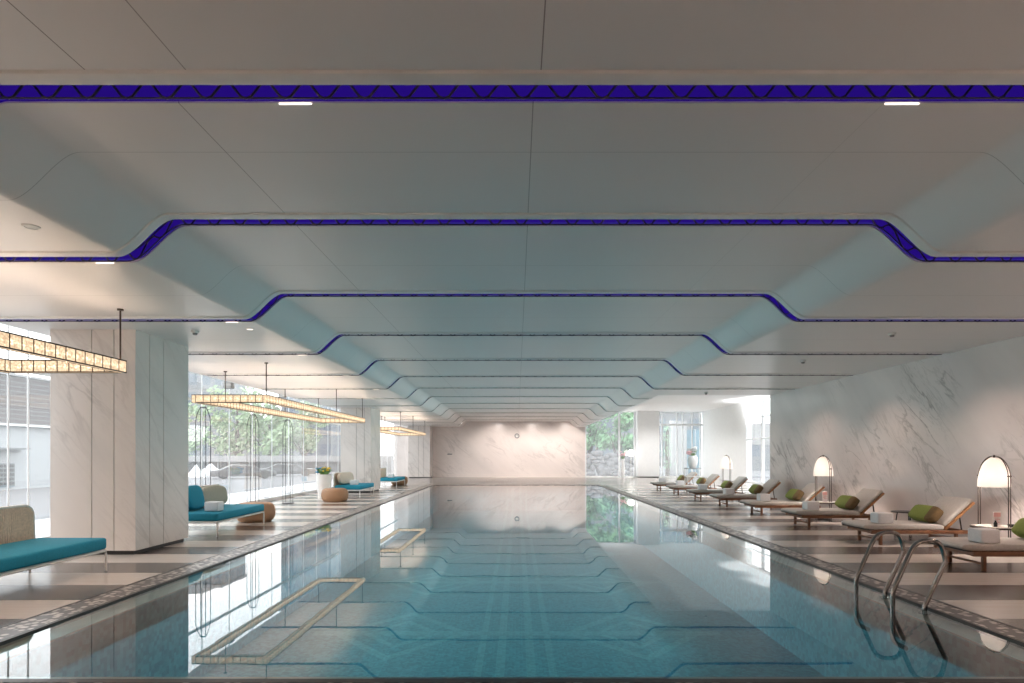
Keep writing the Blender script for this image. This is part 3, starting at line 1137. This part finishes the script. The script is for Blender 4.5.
# ------------------------------------------------------------------ loungers
def make_lounger():
    t = thing('sun_lounger', (0, 0, 0), 'x', 'sun lounger', 'wooden loungers along the marble wall')
    HW = 0.34
    q = MB()
    for s in (-1, 1):
        q.rbox(-0.64, 0.86, s * HW - 0.022, s * HW + 0.022, 0.195, 0.255, 0.008, 2)
    for x in (-0.61, 0.40, 0.84):
        q.rbox(x - 0.02, x + 0.02, -HW + 0.02, HW - 0.02, 0.20, 0.25, 0.006, 2)
    for k in range(9):
        x = -0.53 + 0.115 * k
        q.box(x - 0.035, x + 0.035, -HW + 0.02, HW - 0.02, 0.24, 0.256)
    q.build('frame', 'teak', t)
    for (x, y) in ((-0.47, -0.30), (-0.47, 0.30), (0.70, -0.30), (0.70, 0.30)):
        q = MB()
        q.rbox(x - 0.022, x + 0.022, y - 0.022, y + 0.022, 0.0, 0.20, 0.006, 2)
        q.build('leg', 'teak', t)
    for x in (-0.47, 0.70):
        q = MB()
        q.rbox(x - 0.014, x + 0.014, -0.28, 0.28, 0.075, 0.105, 0.005, 2)
        q.build('stretcher', 'teak', t)
    # mattress: flat pad that overhangs the foot end
    q = MB()
    q.prism([(-0.765, 0.318), (-0.735, 0.278), (-0.62, 0.262), (0.49, 0.262), (0.51, 0.30), (0.47, 0.345), (-0.56, 0.355), (-0.72, 0.350)], -0.335, 0.335, 0.016, 3)
    q.build('mattress', 'mattress_grey', t)
    # tip board under the overhanging foot end
    q = MB()
    q.prism([(-0.755, 0.287), (-0.735, 0.264), (-0.62, 0.246), (-0.62, 0.26), (-0.725, 0.276)], -0.325, 0.325)
    q.build('foot_board', 'plinth_dark', t)
    # raised back
    ang = math.radians(45)
    M = Matrix.Translation((0.50, 0, 0.275)) @ Matrix.Rotation(-ang, 4, 'Y')
    q = MB()
    q.rbox(0.0, 0.64, -HW, HW, -0.035, 0.0, 0.008, 2, M)
    bb = q.build('back_board', 'teak_light', t)
    q = MB()
    q.rbox(0.03, 0.66, -0.33, 0.33, 0.003, 0.075, 0.03, 3, M)
    q.build('back_pad', 'mattress_grey', t)
    q = MB()
    for s in (-1, 1):
        q.tube([M @ Vector((0.38, s * 0.24, -0.03)), (0.83, s * 0.24, 0.24)], 0.011, 6)
    q.build('back_prop', 'dark_bronze', t)
    return t


def make_pillow():
    q = MB()
    q.blob((0, 0, 0), (0.07, 0.31, 0.135), 0.45, 0.3, 28, 14)
    return tag(q.build('bolster_pillow', 'pillow_green'), 'x', 'pillow', 'green bolster pillows on the loungers')


LOUNGE_Y = [7.90, 10.06, 12.45, 14.80, 17.2, 19.6, 22.3, 25.0]
WHERE = ['right behind the chrome pool ladder', 'second from the pool ladder', 'third from the pool ladder', 'fourth from the pool ladder', 'fifth from the pool ladder', 'sixth from the pool ladder', 'seventh from the pool ladder', 'at the far end of the row']
lounger = make_lounger()
pil = make_pillow()
tow = None
XLG = 6.10
for i, y in enumerate(LOUNGE_Y):
    o = lounger if i == 0 else copy_tree(lounger)
    o.location = (XLG, y, 0)
    o.scale = (1, 1, 0.925)
    o['label'] = 'wooden lounger with grey mattress, ' + WHERE[i]
    p = pil if i == 0 else copy_tree(pil)
    p.location = (XLG + 0.42, y + 0.0, 0.463)
    p.rotation_euler = (0, math.radians(38), 0)
    p['label'] = 'green bolster pillow on the lounger ' + WHERE[i]
    lab = 'white rolled towel on the lounger ' + WHERE[i]
    if i == 0:
        tow = towel_bundle((0, 0, 0), lab, 0, 'rolled towels')
    w = tow if i == 0 else copy_tree(tow)
    w.location = (XLG - 0.38, y - 0.18, 0.3325)
    w['label'] = lab


# ------------------------------------------------------------------ arched lamp tables
def make_lamp():
    t = thing('arched_lamp', (0, 0, 0), 'x', 'lamp', 'arched lamps between the loungers')
    R, phi = 0.224, math.radians(-77)
    ux, uy = math.cos(phi), math.sin(phi)
    q = MB()
    for s in (-1, 1):
        for d in (-0.020, 0.020):
            pth = [(s * R * ux - d * uy, s * R * uy + d * ux, 0.0)]
            for k in range(11):
                a = math.pi / 2 * k / 10
                r = s * R * math.cos(a)
                dd = d * math.cos(a)
                pth.append((r * ux - dd * uy, r * uy + dd * ux, 1.06 + 0.325 * math.sin(a)))
            q.tube(pth, 0.0065, 6)
        for z in (0.12, 1.10):
            r = s * R * (1.0 if z < 1 else 0.995)
            q.tube([(r * ux + 0.03 * uy, r * uy - 0.03 * ux, z), (r * ux - 0.03 * uy, r * uy + 0.03 * ux, z)], 0.011, 6)
    q.build('hoop_frame', 'dark_bronze', t)
    q = MB()
    q.lathe([(0, 1.40), (0.012, 1.395), (0.018, 1.38), (0.012, 1.36), (0, 1.355)], (0, 0, 0), 12)
    q.build('finial', 'dark_bronze', t)
    q = MB()
    pr = []
    for k in range(13):
        f = k / 12
        pr.append((0.196 * math.cos(math.pi / 2 * (1 - f)) ** 0.85 if f > 0 else 0.004, 1.36 - 0.415 * (1 - math.cos(math.pi / 2 * f) ** 1.05)))
    inner = [(max(0.002, r - 0.006), z - 0.004) for (r, z) in reversed(pr)]
    q.lathe(pr + inner, (0, 0, 0), 28)
    q.build('lamp_shade', 'lamp_shade', t)
    q = MB()
    q.blob((0, 0, 1.06), (0.055, 0.055, 0.07), 1, 1, 16, 10)
    q.build('bulb', 'lamp_bulb', t)
    q = MB()
    q.tube([(0, 0, 1.36), (0, 0, 1.12)], 0.006, 6)
    q.build('lamp_holder', 'dark_bronze', t)
    q = MB()
    q.lathe([(0, 0.355), (0.27, 0.355), (0.285, 0.362), (0.285, 0.376), (0.275, 0.38), (0, 0.38)], (0, 0, 0), 32)
    tt = q.build('table_top', 'dark_bronze', t)
    q = MB()
    q.lathe([(0, 0.3805), (0.262, 0.3805), (0.262, 0.388), (0, 0.388)], (0, 0, 0), 32)
    q.build('table_inlay', 'table_top_pale', tt)
    q = MB()
    q.tube([(-R * ux, -R * uy, 0.015), (R * ux, R * uy, 0.015)], 0.012, 6)
    q.tube([(-0.13 * uy, 0.13 * ux, 0.012), (0.13 * uy, -0.13 * ux, 0.012)], 0.012, 6)
    q.build('foot_bar', 'dark_bronze', t)
    return t


lampobj = make_lamp()
LAMPS = [(6.80, 8.98, 'lit arched lamp with table behind the lounger by the pool ladder'), (6.62, 13.62, 'lit arched lamp with table beyond the third lounger from the pool ladder'), (6.95, 20.9, 'pale lit arched lamp between the sixth and seventh loungers from the ladder')]
for i, (x, y, lab) in enumerate(LAMPS):
    o = lampobj if i == 0 else copy_tree(lampobj)
    o.location = (x, y, 0)
    o['label'] = lab


def sign_card(loc, mt, lab, w=0.10, h=0.17):
    t = thing('table_card', loc, lab, 'sign card')
    q = MB()
    q.rbox(-w / 2, w / 2, -0.004, 0.004, 0.012, h, 0.003, 1)
    q.rbox(-w / 2, w / 2, -0.03, 0.03, 0.0, 0.012, 0.003, 1)
    q.build('card', 'card_white', t)
    q = MB()
    q.box(-w / 2 + 0.006, w / 2 - 0.006, -0.0055, -0.004, h * 0.66, h - 0.008)
    q.build('printed_band', 'card_pink', t)
    q = MB()
    for k, (a, c) in enumerate(((-0.036, 0.03), (-0.03, 0.036), (-0.036, 0.01), (-0.02, 0.034))):
        z = h * 0.56 - k * 0.02
        q.box(a * w / 0.1, c * w / 0.1, -0.0055, -0.004, z, z + 0.007)
    q.build('printed_lines', 'card_print', t)
    return t


sign_card((6.78, 8.90, 0.392), 'card_white', 'pink and white printed card on the lamp table by the ladder', 0.11, 0.20)
sign_card((6.62, 13.55, 0.392), 'card_pink', 'pink printed card on the lamp table beyond the third lounger', 0.11, 0.22)
q = MB()
q.lathe([(0, 0), (0.05, 0), (0.065, 0.03), (0.06, 0.03), (0.045, 0.008), (0, 0.008)], (0, 0, 0), 20)
o = q.build('ash_tray', 'black_metal')
o.location = (6.955, 8.84, 0.392)
tag(o, 'small black dish on the lamp table by the ladder', 'dish')
q = MB()
q.lathe([(0, 0), (0.022, 0), (0.024, 0.05), (0.012, 0.07), (0.010, 0.09), (0, 0.09)], (0, 0, 0), 14)
o = q.build('bottle', 'black_metal')
o.location = (6.70, 8.82, 0.392)
tag(o, 'small dark bottle beside the printed card by the ladder', 'bottle')

# small black side table between the second and third loungers
t = thing('side_table', (6.95, 11.28, 0), 'small round black side table beyond the second lounger from the ladder', 'side table')
q = MB()
q.lathe([(0, 0.37), (0.22, 0.37), (0.23, 0.378), (0.22, 0.388), (0, 0.388)], (0, 0, 0), 28)
q.build('table_top', 'black_metal', t)
for k in range(3):
    a = 2 * math.pi * k / 3 + 0.4
    q = MB()
    q.tube([(0.12 * math.cos(a), 0.12 * math.sin(a), 0.37), (0.17 * math.cos(a), 0.17 * math.sin(a), 0.0)], 0.009, 6)
    q.build('leg', 'black_metal', t)

# ------------------------------------------------------------------ pool ladder
t = thing('pool_ladder', (3.6, 6.03, 0), 'polished steel pool ladder with two arched handrails in the water', 'pool ladder')


def smooth_path(pts, rad=0.12, n=7):
    P = [Vector(p) for p in pts]
    out = [P[0]]
    for i in range(1, len(P) - 1):
        a, c = (P[i - 1] - P[i]), (P[i + 1] - P[i])
        r = min(rad, a.length * 0.49, c.length * 0.49)
        s, e = P[i] + a.normalized() * r, P[i] + c.normalized() * r
        for k in range(n + 1):
            f = k / n
            out.append(s * (1 - f) ** 2 + P[i] * 2 * f * (1 - f) + e * f * f)
    out.append(P[-1])
    return out


for dy in (-0.31, 0.305):
    base = [(0.10, 0.0, -0.045), (0.10, 0.0, 0.02), (0.29, 0.0, 0.43), (0.25, 0, 0.63), (0.02, 0, 0.63), (-0.19, 0.0, 0.155), (-0.19, 0.0, -0.75)]
    pts = [(x, dy, z) for (x, _, z) in base]
    low = smooth_path([pts[0], pts[1], pts[2]], 0.05, 4)
    top = smooth_path([low[-1], (0.245, dy, 0.622), (0.02, dy, 0.622), pts[5]], 0.17)
    end = smooth_path([pts[5], (-0.19, dy, -0.30), (-0.06, dy, -0.36)], 0.07)
    path = low[:-1] + top[:-1]
    e = smooth_path([path[-1], pts[5], (-0.19, dy, 0.0)], 0.05, 5)
    path = path + e[1:] + end[1:]
    q = MB()
    q.tube(path, 0.021, 12)
    h = q.build('handrail', 'steel', t)
    q = MB()
    q.lathe([(0.024, 0.0), (0.05, 0.0), (0.048, 0.014), (0.026, 0.03)], (0.10, dy, -0.044), 18)
    q.build('floor_flange', 'steel', h)
# ------------------------------------------------------------------ trolley with urn, globe lamp, end wall fittings
t = thing('serving_trolley', (6.55, 23.45, 0), 'white shelved trolley between the last loungers of the row', 'trolley')
q = MB()
for (x, y) in ((-0.25, -0.2), (0.25, -0.2), (-0.25, 0.2), (0.25, 0.2)):
    q.tube([(x, y, 0.05), (x, y, 0.90)], 0.012, 6)
    q.lathe([(0, 0), (0.03, 0), (0.03, 0.05), (0, 0.05)], (x, y, 0), 10)
q.build('trolley_frame', 'white_metal', t)
for z in (0.25, 0.58, 0.88):
    q = MB()
    q.rbox(-0.28, 0.28, -0.23, 0.23, z, z + 0.025, 0.006, 1)
    q.build('shelf', 'fixture_grey' if z > 0.8 else 'white_metal', t)
t = thing('flower_urn', (6.53, 23.40, 0.905), 'white urn of pale pink and white flowers on the trolley', 'flower urn')
q = MB()
q.lathe([(0, 0), (0.10, 0), (0.115, 0.02), (0.17, 0.16), (0.185, 0.30), (0.16, 0.42), (0.13, 0.45), (0.14, 0.47), (0.12, 0.47), (0.11, 0.44), (0, 0.40)], (0, 0, 0), 28)
q.build('urn', 'ceramic_white', t)
leaf_spray(0, 0, 0.44, 34, 0.24, 0.34, 'leaf_green', 'foliage', t, 0.012, 8)
flower_heads(0.02, 0, 0.55, 22, 0.20, 0.26, 'flower_white', 'blossom', t, 0.06, 9)
tag(flower_heads(-0.14, -0.02, 0.50, 10, 0.10, 0.14, 'flower_pink', 'blossom', t, 0.06, 10), 'pale pink blossom')

t = thing('globe_lamp', (7.0, 38.7, 0), 'glowing white globe lamp on a slim stand by the far window', 'lamp')
q = MB()
q.lathe([(0, 0), (0.16, 0), (0.16, 0.02), (0.02, 0.03), (0.016, 1.32), (0, 1.32)], (0, 0, 0), 20)
q.build('lamp_stand', 'white_metal', t)
q = MB()
q.blob((0, 0, 1.51), (0.20, 0.20, 0.20), 1, 1, 28, 16)
q.build('globe', 'globe_glow', t)
t = thing('flower_vase', (6.52, 38.75, 0), 'slim white floor vase of pink flowers beside the globe lamp', 'flower vase')
q = MB()
q.lathe([(0, 0), (0.11, 0), (0.13, 0.3), (0.08, 1.0), (0.10, 1.15), (0.08, 1.15), (0.06, 1.0), (0, 0.9)], (0, 0, 0), 20)
q.build('vase', 'ceramic_white', t)
leaf_spray(0, 0, 1.05, 20, 0.22, 0.35, 'leaf_green', 'foliage', t, 0.012, 18)
flower_heads(0, 0, 1.32, 16, 0.22, 0.28, 'flower_pink', 'blossom', t, 0.06, 19)

# ring on the end wall
q = MB()
ring = [(0.125 * math.cos(2 * math.pi * k / 28), 0, 0.125 * math.sin(2 * math.pi * k / 28)) for k in range(28)]
q.tube(ring, 0.03, 8, closed=True)
o = q.build('wall_clock', 'fixture_grey')
q = MB()
q.tube([(0, 0.028, 0), (0, -0.004, 0)], 0.115, 28)
q.build('dial', 'fixture_white', o)
q = MB()
q.box(-0.006, 0.006, -0.012, -0.004, 0, 0.085)
q.box(0, 0.06, -0.012, -0.004, -0.006, 0.006)
q.build('clock_hands', 'black_metal', o)
o.location = (0, Y_END - 0.032, 2.58)
tag(o, 'small round grey ringed clock high on the marble end wall', 'clock')
q = MB()
q.rbox(-0.15, 0.15, -0.08, 0.0, -0.035, 0.035, 0.015, 2)
q.rbox(-0.03, 0.03, -0.1, -0.07, -0.02, 0.02, 0.008, 2)
o = q.build('wall_fitting', 'fixture_grey')
o.location = (-4.2, Y_END - 0.001, 1.44)
tag(o, 'small dark grey fitting low on the marble end wall', 'wall fitting')


# ceiling fittings
def detector(x, y, z, r, lab, mt='fixture_grey'):
    t = thing('smoke_detector', (x, y, z), lab, 'smoke detector', 'ceiling detectors')
    q = MB()
    q.lathe([(0, 0.0), (r, 0.0), (r, -0.018), (r * 0.8, -0.03), (0, -0.03)], (0, 0, 0), 20)
    q.build('housing', 'fixture_white', t)
    q = MB()
    q.lathe([(0, -0.03), (r * 0.6, -0.03), (r * 0.5, -0.055), (0, -0.06)], (0, 0, 0), 16)
    q.build('sensor_head', mt, t)
    return t


def low_point(px, py, z=Z_LOW):
    d = (z - EYE) * F_PX / (454.8 - py)
    return ((px - 517) * d / F_PX, d, z)


for (px, py, lab) in ((195, 331, 'small detector on the left ceiling above the near marble column'), (892, 333, 'small dark detector on the ceiling above the lamp by the ladder'), (706, 392.5, 'small detector on the ceiling edge of the daylit bay'), (803, 360.5, 'small detector on the ceiling above the second arched lamp')):
    detector(*low_point(px, py), 0.055, lab)


def downlight(x, y, z, lab, lens='lens_and_lip_glow'):
    t = thing('downlight', (x, y, z), lab, 'downlight', 'round recessed downlights')
    q = MB()
    q.lathe([(0.045, 0.0), (0.062, 0.0), (0.062, -0.006), (0.045, -0.008), (0.040, 0.0)], (0, 0, 0), 24)
    q.build('trim_ring', 'fixture_white', t)
    q = MB()
    q.lathe([(0, -0.001), (0.044, -0.001), (0.044, -0.004), (0, -0.004)], (0, 0, 0), 20)
    q.build('lens', lens, t)
    return t


downlight(*low_point(250, 329), 'tiny lit downlight beside the ceiling curve on the daybed side')
downlight(*low_point(31, 226.5), 'round recessed downlight over the near daybed end of the ceiling', 'fixture_white')

for (px, py, lab) in ((229, 385.5, 'grey box speaker under the ceiling edge above the longest tree gap'), (282.5, 395, 'dark box speaker under the ceiling edge over the middle wire stand')):
    d = 7.1 * F_PX / (517 - px)
    t = thing('box_speaker', (-7.1, d, EYE + (454.8 - py) * d / F_PX), lab, 'speaker', 'box speakers')
    q = MB()
    q.rbox(-0.10, 0.10, -0.09, 0.09, -0.075, 0.075, 0.012, 2)
    q.build('cabinet', 'fixture_grey', t)
    q = MB()
    for k in range(4):
        z = -0.05 + 0.033 * k
        q.box(-0.085, 0.085, -0.095, -0.089, z - 0.008, z + 0.008)
    q.build('grille', 'fixture_white', t)
    q = MB()
    q.tube([(0, 0, 0.07), (0, 0, 3.9 - (EYE + (454.8 - py) * d / F_PX))], 0.015, 8)
    q.build('hanging_rod', 'fixture_grey', t)

# ------------------------------------------------------------------ outside, garden side
floor_slab('terrace_ground', -10.45, -7.56, -2, 44, -0.3, -0.02, 'terrace_stone', 'white paved terrace outside the glazed wall')
q = MB()
q.box(-160, -10.45, -40, 200, -0.4, -0.12)
q.box(-10.45, 160, 44, 200, -0.4, -0.12)
q.box(12.2, 160, -40, 44, -0.4, -0.12)
structure(q.build('ground', 'asphalt', smooth=False), 'grey paved ground outside the building', 'ground')
for i, y in enumerate((20.7, 22.6, 24.2)):
    t = thing('ground_light', (-8.15, y, -0.02), 'small dark ground light set in the white terrace', 'ground light', 'terrace ground lights')
    q = MB()
    q.lathe([(0.10, 0), (0.16, 0), (0.16, 0.035), (0.10, 0.045)], (0, 0, 0), 20)
    q.build('rim_ring', 'fixture_grey', t)
    q = MB()
    q.lathe([(0, 0), (0.105, 0), (0.105, 0.03), (0, 0.03)], (0, 0, 0), 20)
    q.build('lens', 'concrete_pale', t)

# clad building seen left of the near column
t = thing('office_building', (-25, 25, -0.12), 'grey building with striped cladding and small louvred window', 'building')
q = MB()
q.box(-3, 3, -14, 9, 0, 2.78)
q.build('wall', 'facade_white', t, smooth=False)
q = MB()
q.box(-3.1, 3.12, -14.1, 9.1, 2.86, 4.95)
q.build('cladding', 'brick_louver', t, smooth=False)
q = MB()
q.box(-3.2, 3.25, -14.2, 9.2, 2.78, 2.86)
q.build('ledge', 'tent_white', t, smooth=False)
q = MB()
q.box(-3.2, 3.2, -14.2, 9.2, 4.95, 5.05)
q.build('roof', 'concrete_pale', t, smooth=False)
wx = MB()
wy = 26.9 - 25
wx.box(2.98, 3.06, wy - 0.62, wy + 0.62, 0.15, 1.15)
wn = wx.build('window', 'concrete_grey', t, smooth=False)
q = MB()
for k in range(5):
    z = 0.22 + 0.19 * k
    q.box(3.05, 3.09, wy - 0.57, wy - 0.04, z, z + 0.12)
    q.box(3.05, 3.09, wy + 0.04, wy + 0.57, z, z + 0.12)
q.build('louver_panel', 'facade_dark', wn, smooth=False)
q = MB()
q.box(2.98, 3.5, wy - 1.0, wy + 1.0, 1.75, 1.82)
q.build('canopy', 'concrete_grey', t, smooth=False)

# low pavilion with a pale fascia
t = thing('low_pavilion', (-21.0, 55, -0.12), 'long low grey pavilion with pale fascia seen through the glazed wall', 'pavilion')
q = MB()
q.box(-14, 9, 0.6, 5, 0, 0.95)
q.build('wall', 'concrete_grey', t, smooth=False)
q = MB()
q.box(-14.2, 9.2, 0, 5.2, 0.92, 1.42)
q.build('fascia', 'concrete_pale', t, smooth=False)
for x0 in (-9.2, -6.2, -3.4, -0.6, 2.4, 5.2):
    q = MB()
    q.box(x0, x0 + 1.7, 0.54, 0.62, 0.05, 0.88)
    w_ = q.build('window', 'facade_dark', t, smooth=False)
    q = MB()
    q.box(x0 + 0.8, x0 + 0.9, 0.5, 0.56, 0.05, 0.88)
    q.build('window_bar', 'facade_white', w_, smooth=False)


def tent(x, y, s, lab):
    t = thing('gazebo_tent', (x, y, -0.12), lab, 'tent', 'white peaked tents')
    q = MB()
    n = 4
    prof = [(1.0, 0.02), (0.99, 0.10), (0.66, 0.32), (0.34, 0.58), (0.06, 0.86), (0.0, 0.89)]
    q.lathe([(r * s, z) for r, z in prof], (0, 0, 0), 4)
    c = q.build('canopy', 'tent_white', t, smooth=False)
    for k in range(4):
        a = math.pi / 2 * k
        q = MB()
        q.tube([(0.95 * s * math.cos(a), 0.95 * s * math.sin(a), 0), (0.95 * s * math.cos(a), 0.95 * s * math.sin(a), 0.1)], 0.03, 6)
        q.build('pole', 'white_metal', t)
    return t


tent(-22.6, 46.5, 1.1, 'white peaked tent right of two outside the glazed wall')
tent(-21.4, 42.0, 0.7, 'white peaked tent beside the marble column edge outside')


def car(x, y, rz, mt, lab):
    t = thing('parked_car', (x, y, -0.12), lab, 'car', 'parked cars', rz)
    q = MB()
    q.prism([(-1.9, 0.16), (1.9, 0.16), (1.92, 0.42), (1.75, 0.52), (1.0, 0.56), (0.55, 0.86), (-0.7, 0.88), (-1.35, 0.58), (-1.88, 0.52), (-1.93, 0.36)], -0.8, 0.8, 0.05, 2)
    q.build('body', mt, t)
    q = MB()
    q.prism([(0.93, 0.58), (0.53, 0.83), (-0.68, 0.85), (-1.24, 0.60)], -0.805, 0.805)
    q.build('side_glass', 'facade_dark', t, smooth=False)
    for sx_ in (-1.2, 1.2):
        for sy in (-0.78, 0.78):
            q = MB()
            q.tube([(sx_, sy - 0.09, 0.28), (sx_, sy + 0.09, 0.28)], 0.28, 18)
            q.build('wheel', 'tire_black', t)
    return t


car(-17.6, 40.5, 0.5, 'car_grey', 'grey parked car outside behind the daybed with beige cushion')
car(-16.4, 45.0, 0.4, 'car_grey', 'grey parked car outside, closer to the white flower planter')


def tree(x, y, h, w, mt, lab, group, seed, n=1500, trunk_h=None, leaf=0.22):
    rd = random.Random(seed)
    t = thing('leafy_tree', (x, y, -0.12), lab, 'tree', group)
    q = MB()
    th = trunk_h if trunk_h is not None else h * 0.35
    q.tube([(0, 0, 0), (0.05, 0, th * 0.6), (0, 0.05, h * 0.75)], [0.05 * w, 0.04 * w, 0.012 * w], 8)
    for k in range(5):
        a = 2 * math.pi * k / 5
        q.tube([(0, 0, th * (0.8 + 0.1 * k)), (0.3 * w * math.cos(a), 0.3 * w * math.sin(a), th + 0.35 * (h - th))], [0.02 * w, 0.006 * w], 5)
    q.build('trunk', 'bark', t)
    q = MB()
    cl = []
    for k in range(16):
        a = rd.uniform(0, 2 * math.pi)
        r = 0.36 * w * math.sqrt(rd.uniform(0, 1))
        cl.append((r * math.cos(a), r * math.sin(a), th + (h - th) * rd.uniform(0.12, 0.85), rd.uniform(0.14, 0.24) * w))
    for k in range(n):
        cx, cy, cz, cr = cl[rd.randrange(len(cl))]
        d = Vector((rd.gauss(0, 1), rd.gauss(0, 1), rd.gauss(0, 0.8))).normalized() * cr * rd.uniform(0.45, 1.05)
        c = Vector((cx, cy, max(th * 0.7, cz + d.z))) + Vector((d.x, d.y, 0))
        nrm = Vector((rd.gauss(0, 1), rd.gauss(0, 1), rd.gauss(0.4, 1))).normalized()
        u = nrm.orthogonal().normalized()
        v = nrm.cross(u)
        s = leaf * rd.uniform(0.6, 1.3)
        q.faces([c - u * s, c + v * s * 0.55, c + u * s, c - v * s * 0.55], [(0, 1, 2, 3)])
    q.build('foliage', mt, t, smooth=False, normals=False)
    return t


for i, (x, y, h, w) in enumerate(((-30.2, 68, 9.0, 6.0), (-25.4, 64.5, 7.6, 5.0), (-24.4, 72, 8.2, 5.2), (-38.5, 72, 9.5, 6.5))):
    tree(x, y, h, w, 'foliage_pale', 'pale green leafy tree beyond the low pavilion', 'trees beyond the low pavilion', 30 + i, 1500, 1.2, 0.30)


def tower(x, y, w, d, h, mt, lab, z0=-0.12):
    t = thing('tower_block', (x, y, z0), lab, 'building')
    q = MB()
    q.box(-w / 2, w / 2, -d / 2, d / 2, 0, h)
    q.build('facade', mt, t, smooth=False)
    q = MB()
    q.box(-w / 2 - 0.2, w / 2 + 0.2, -d / 2 - 0.2, d / 2 + 0.2, h, h + 0.5)
    q.box(-w / 4, w / 6, -d / 4, d / 4, h + 0.5, h + 2.2)
    q.build('roof', 'concrete_pale', t, smooth=False)
    return t


tower(-38.0, 118, 9, 9, 26, 'tower_blue', 'tall blue glazed tower seen above the white planter')
tower(-60, 118, 14, 10, 22, 'tower_pale', 'tall pale tower above the tree crowns beside the near column')
tower(-40, 100, 8, 8, 3.8, 'concrete_grey', 'low grey block below the bright sky gap')

# ------------------------------------------------------------------ outside, far end and bay side
for i, (x, y, h, w) in enumerate(((4.4, 49, 7.0, 3.4), (7.9, 49, 7.2, 3.3), (6.2, 54, 8.4, 5.0))):
    tree(x, y, h, w, 'foliage_deep', 'dense green tree outside the window beside the end wall', 'trees outside the far window', 50 + i, 2200, 1.0, 0.20)
q = MB()
rd = random.Random(4)
for k in range(110):
    zz = rd.uniform(-0.1, 1.5)
    q.blob((rd.uniform(3.8, 9.0), 44.7 + 0.45 * zz + rd.uniform(-0.1, 0.2), zz), (rd.uniform(0.18, 0.45), rd.uniform(0.2, 0.4), rd.uniform(0.12, 0.3)), 0.8, 0.9, 10, 7)
tag(q.build('rock_bank', 'rock_pale'), 'pale rock bank under the trees outside the far window', 'rock bank')
q = MB()
q.box(11.2, 12.4, 46, 46.3, -0.1, 3.9)
t2 = tag(q.build('garden_wall', 'concrete_pale', smooth=False), 'pale grey garden wall outside the slatted window', 'wall')
t = thing('entrance_panel', (13.1, 46.4, -0.12), 'tall blue glazed panel outside the slatted window', 'panel')
q = MB()
q.rbox(-0.75, 0.75, -0.08, 0.08, 0, 3.35, 0.01, 1)
q.build('panel', 'panel_blue', t)
q = MB()
for x in (-0.76, 0.0, 0.76):
    q.box(x - 0.03, x + 0.03, -0.10, 0.1, 0, 3.4)
q.build('panel_frame', 'facade_white', t, smooth=False)
t = thing('slim_tree', (10.3, 43.2, -0.12), 'slim dark tree trunk outside the slatted window', 'tree')
q = MB()
q.tube([(0, 0, 0), (0.06, 0, 1.0), (-0.05, 0, 2.0), (0.04, 0, 3.2)], [0.16, 0.13, 0.14, 0.10], 8)
q.build('trunk', 'bark', t)
q = MB()
rd = random.Random(12)
for k in range(260):
    c = Vector((rd.gauss(0, 0.16), rd.gauss(0, 0.16), rd.uniform(0.6, 3.6)))
    u = Vector((rd.gauss(0, 1), rd.gauss(0, 1), rd.gauss(0, 1))).normalized()
    v = u.orthogonal().normalized()
    q.faces([c - u * 0.07, c + v * 0.04, c + u * 0.07, c - v * 0.04], [(0, 1, 2, 3)])
q.build('foliage', 'foliage_deep', t, smooth=False, normals=False)
tower(17.5, 90, 16, 10, 13, 'tower_pale', 'pale banded building beyond the slatted window')
tower(27.5, 66, 14, 10, 2.5, 'tower_blue', 'low blue grey building outside the bay side window')
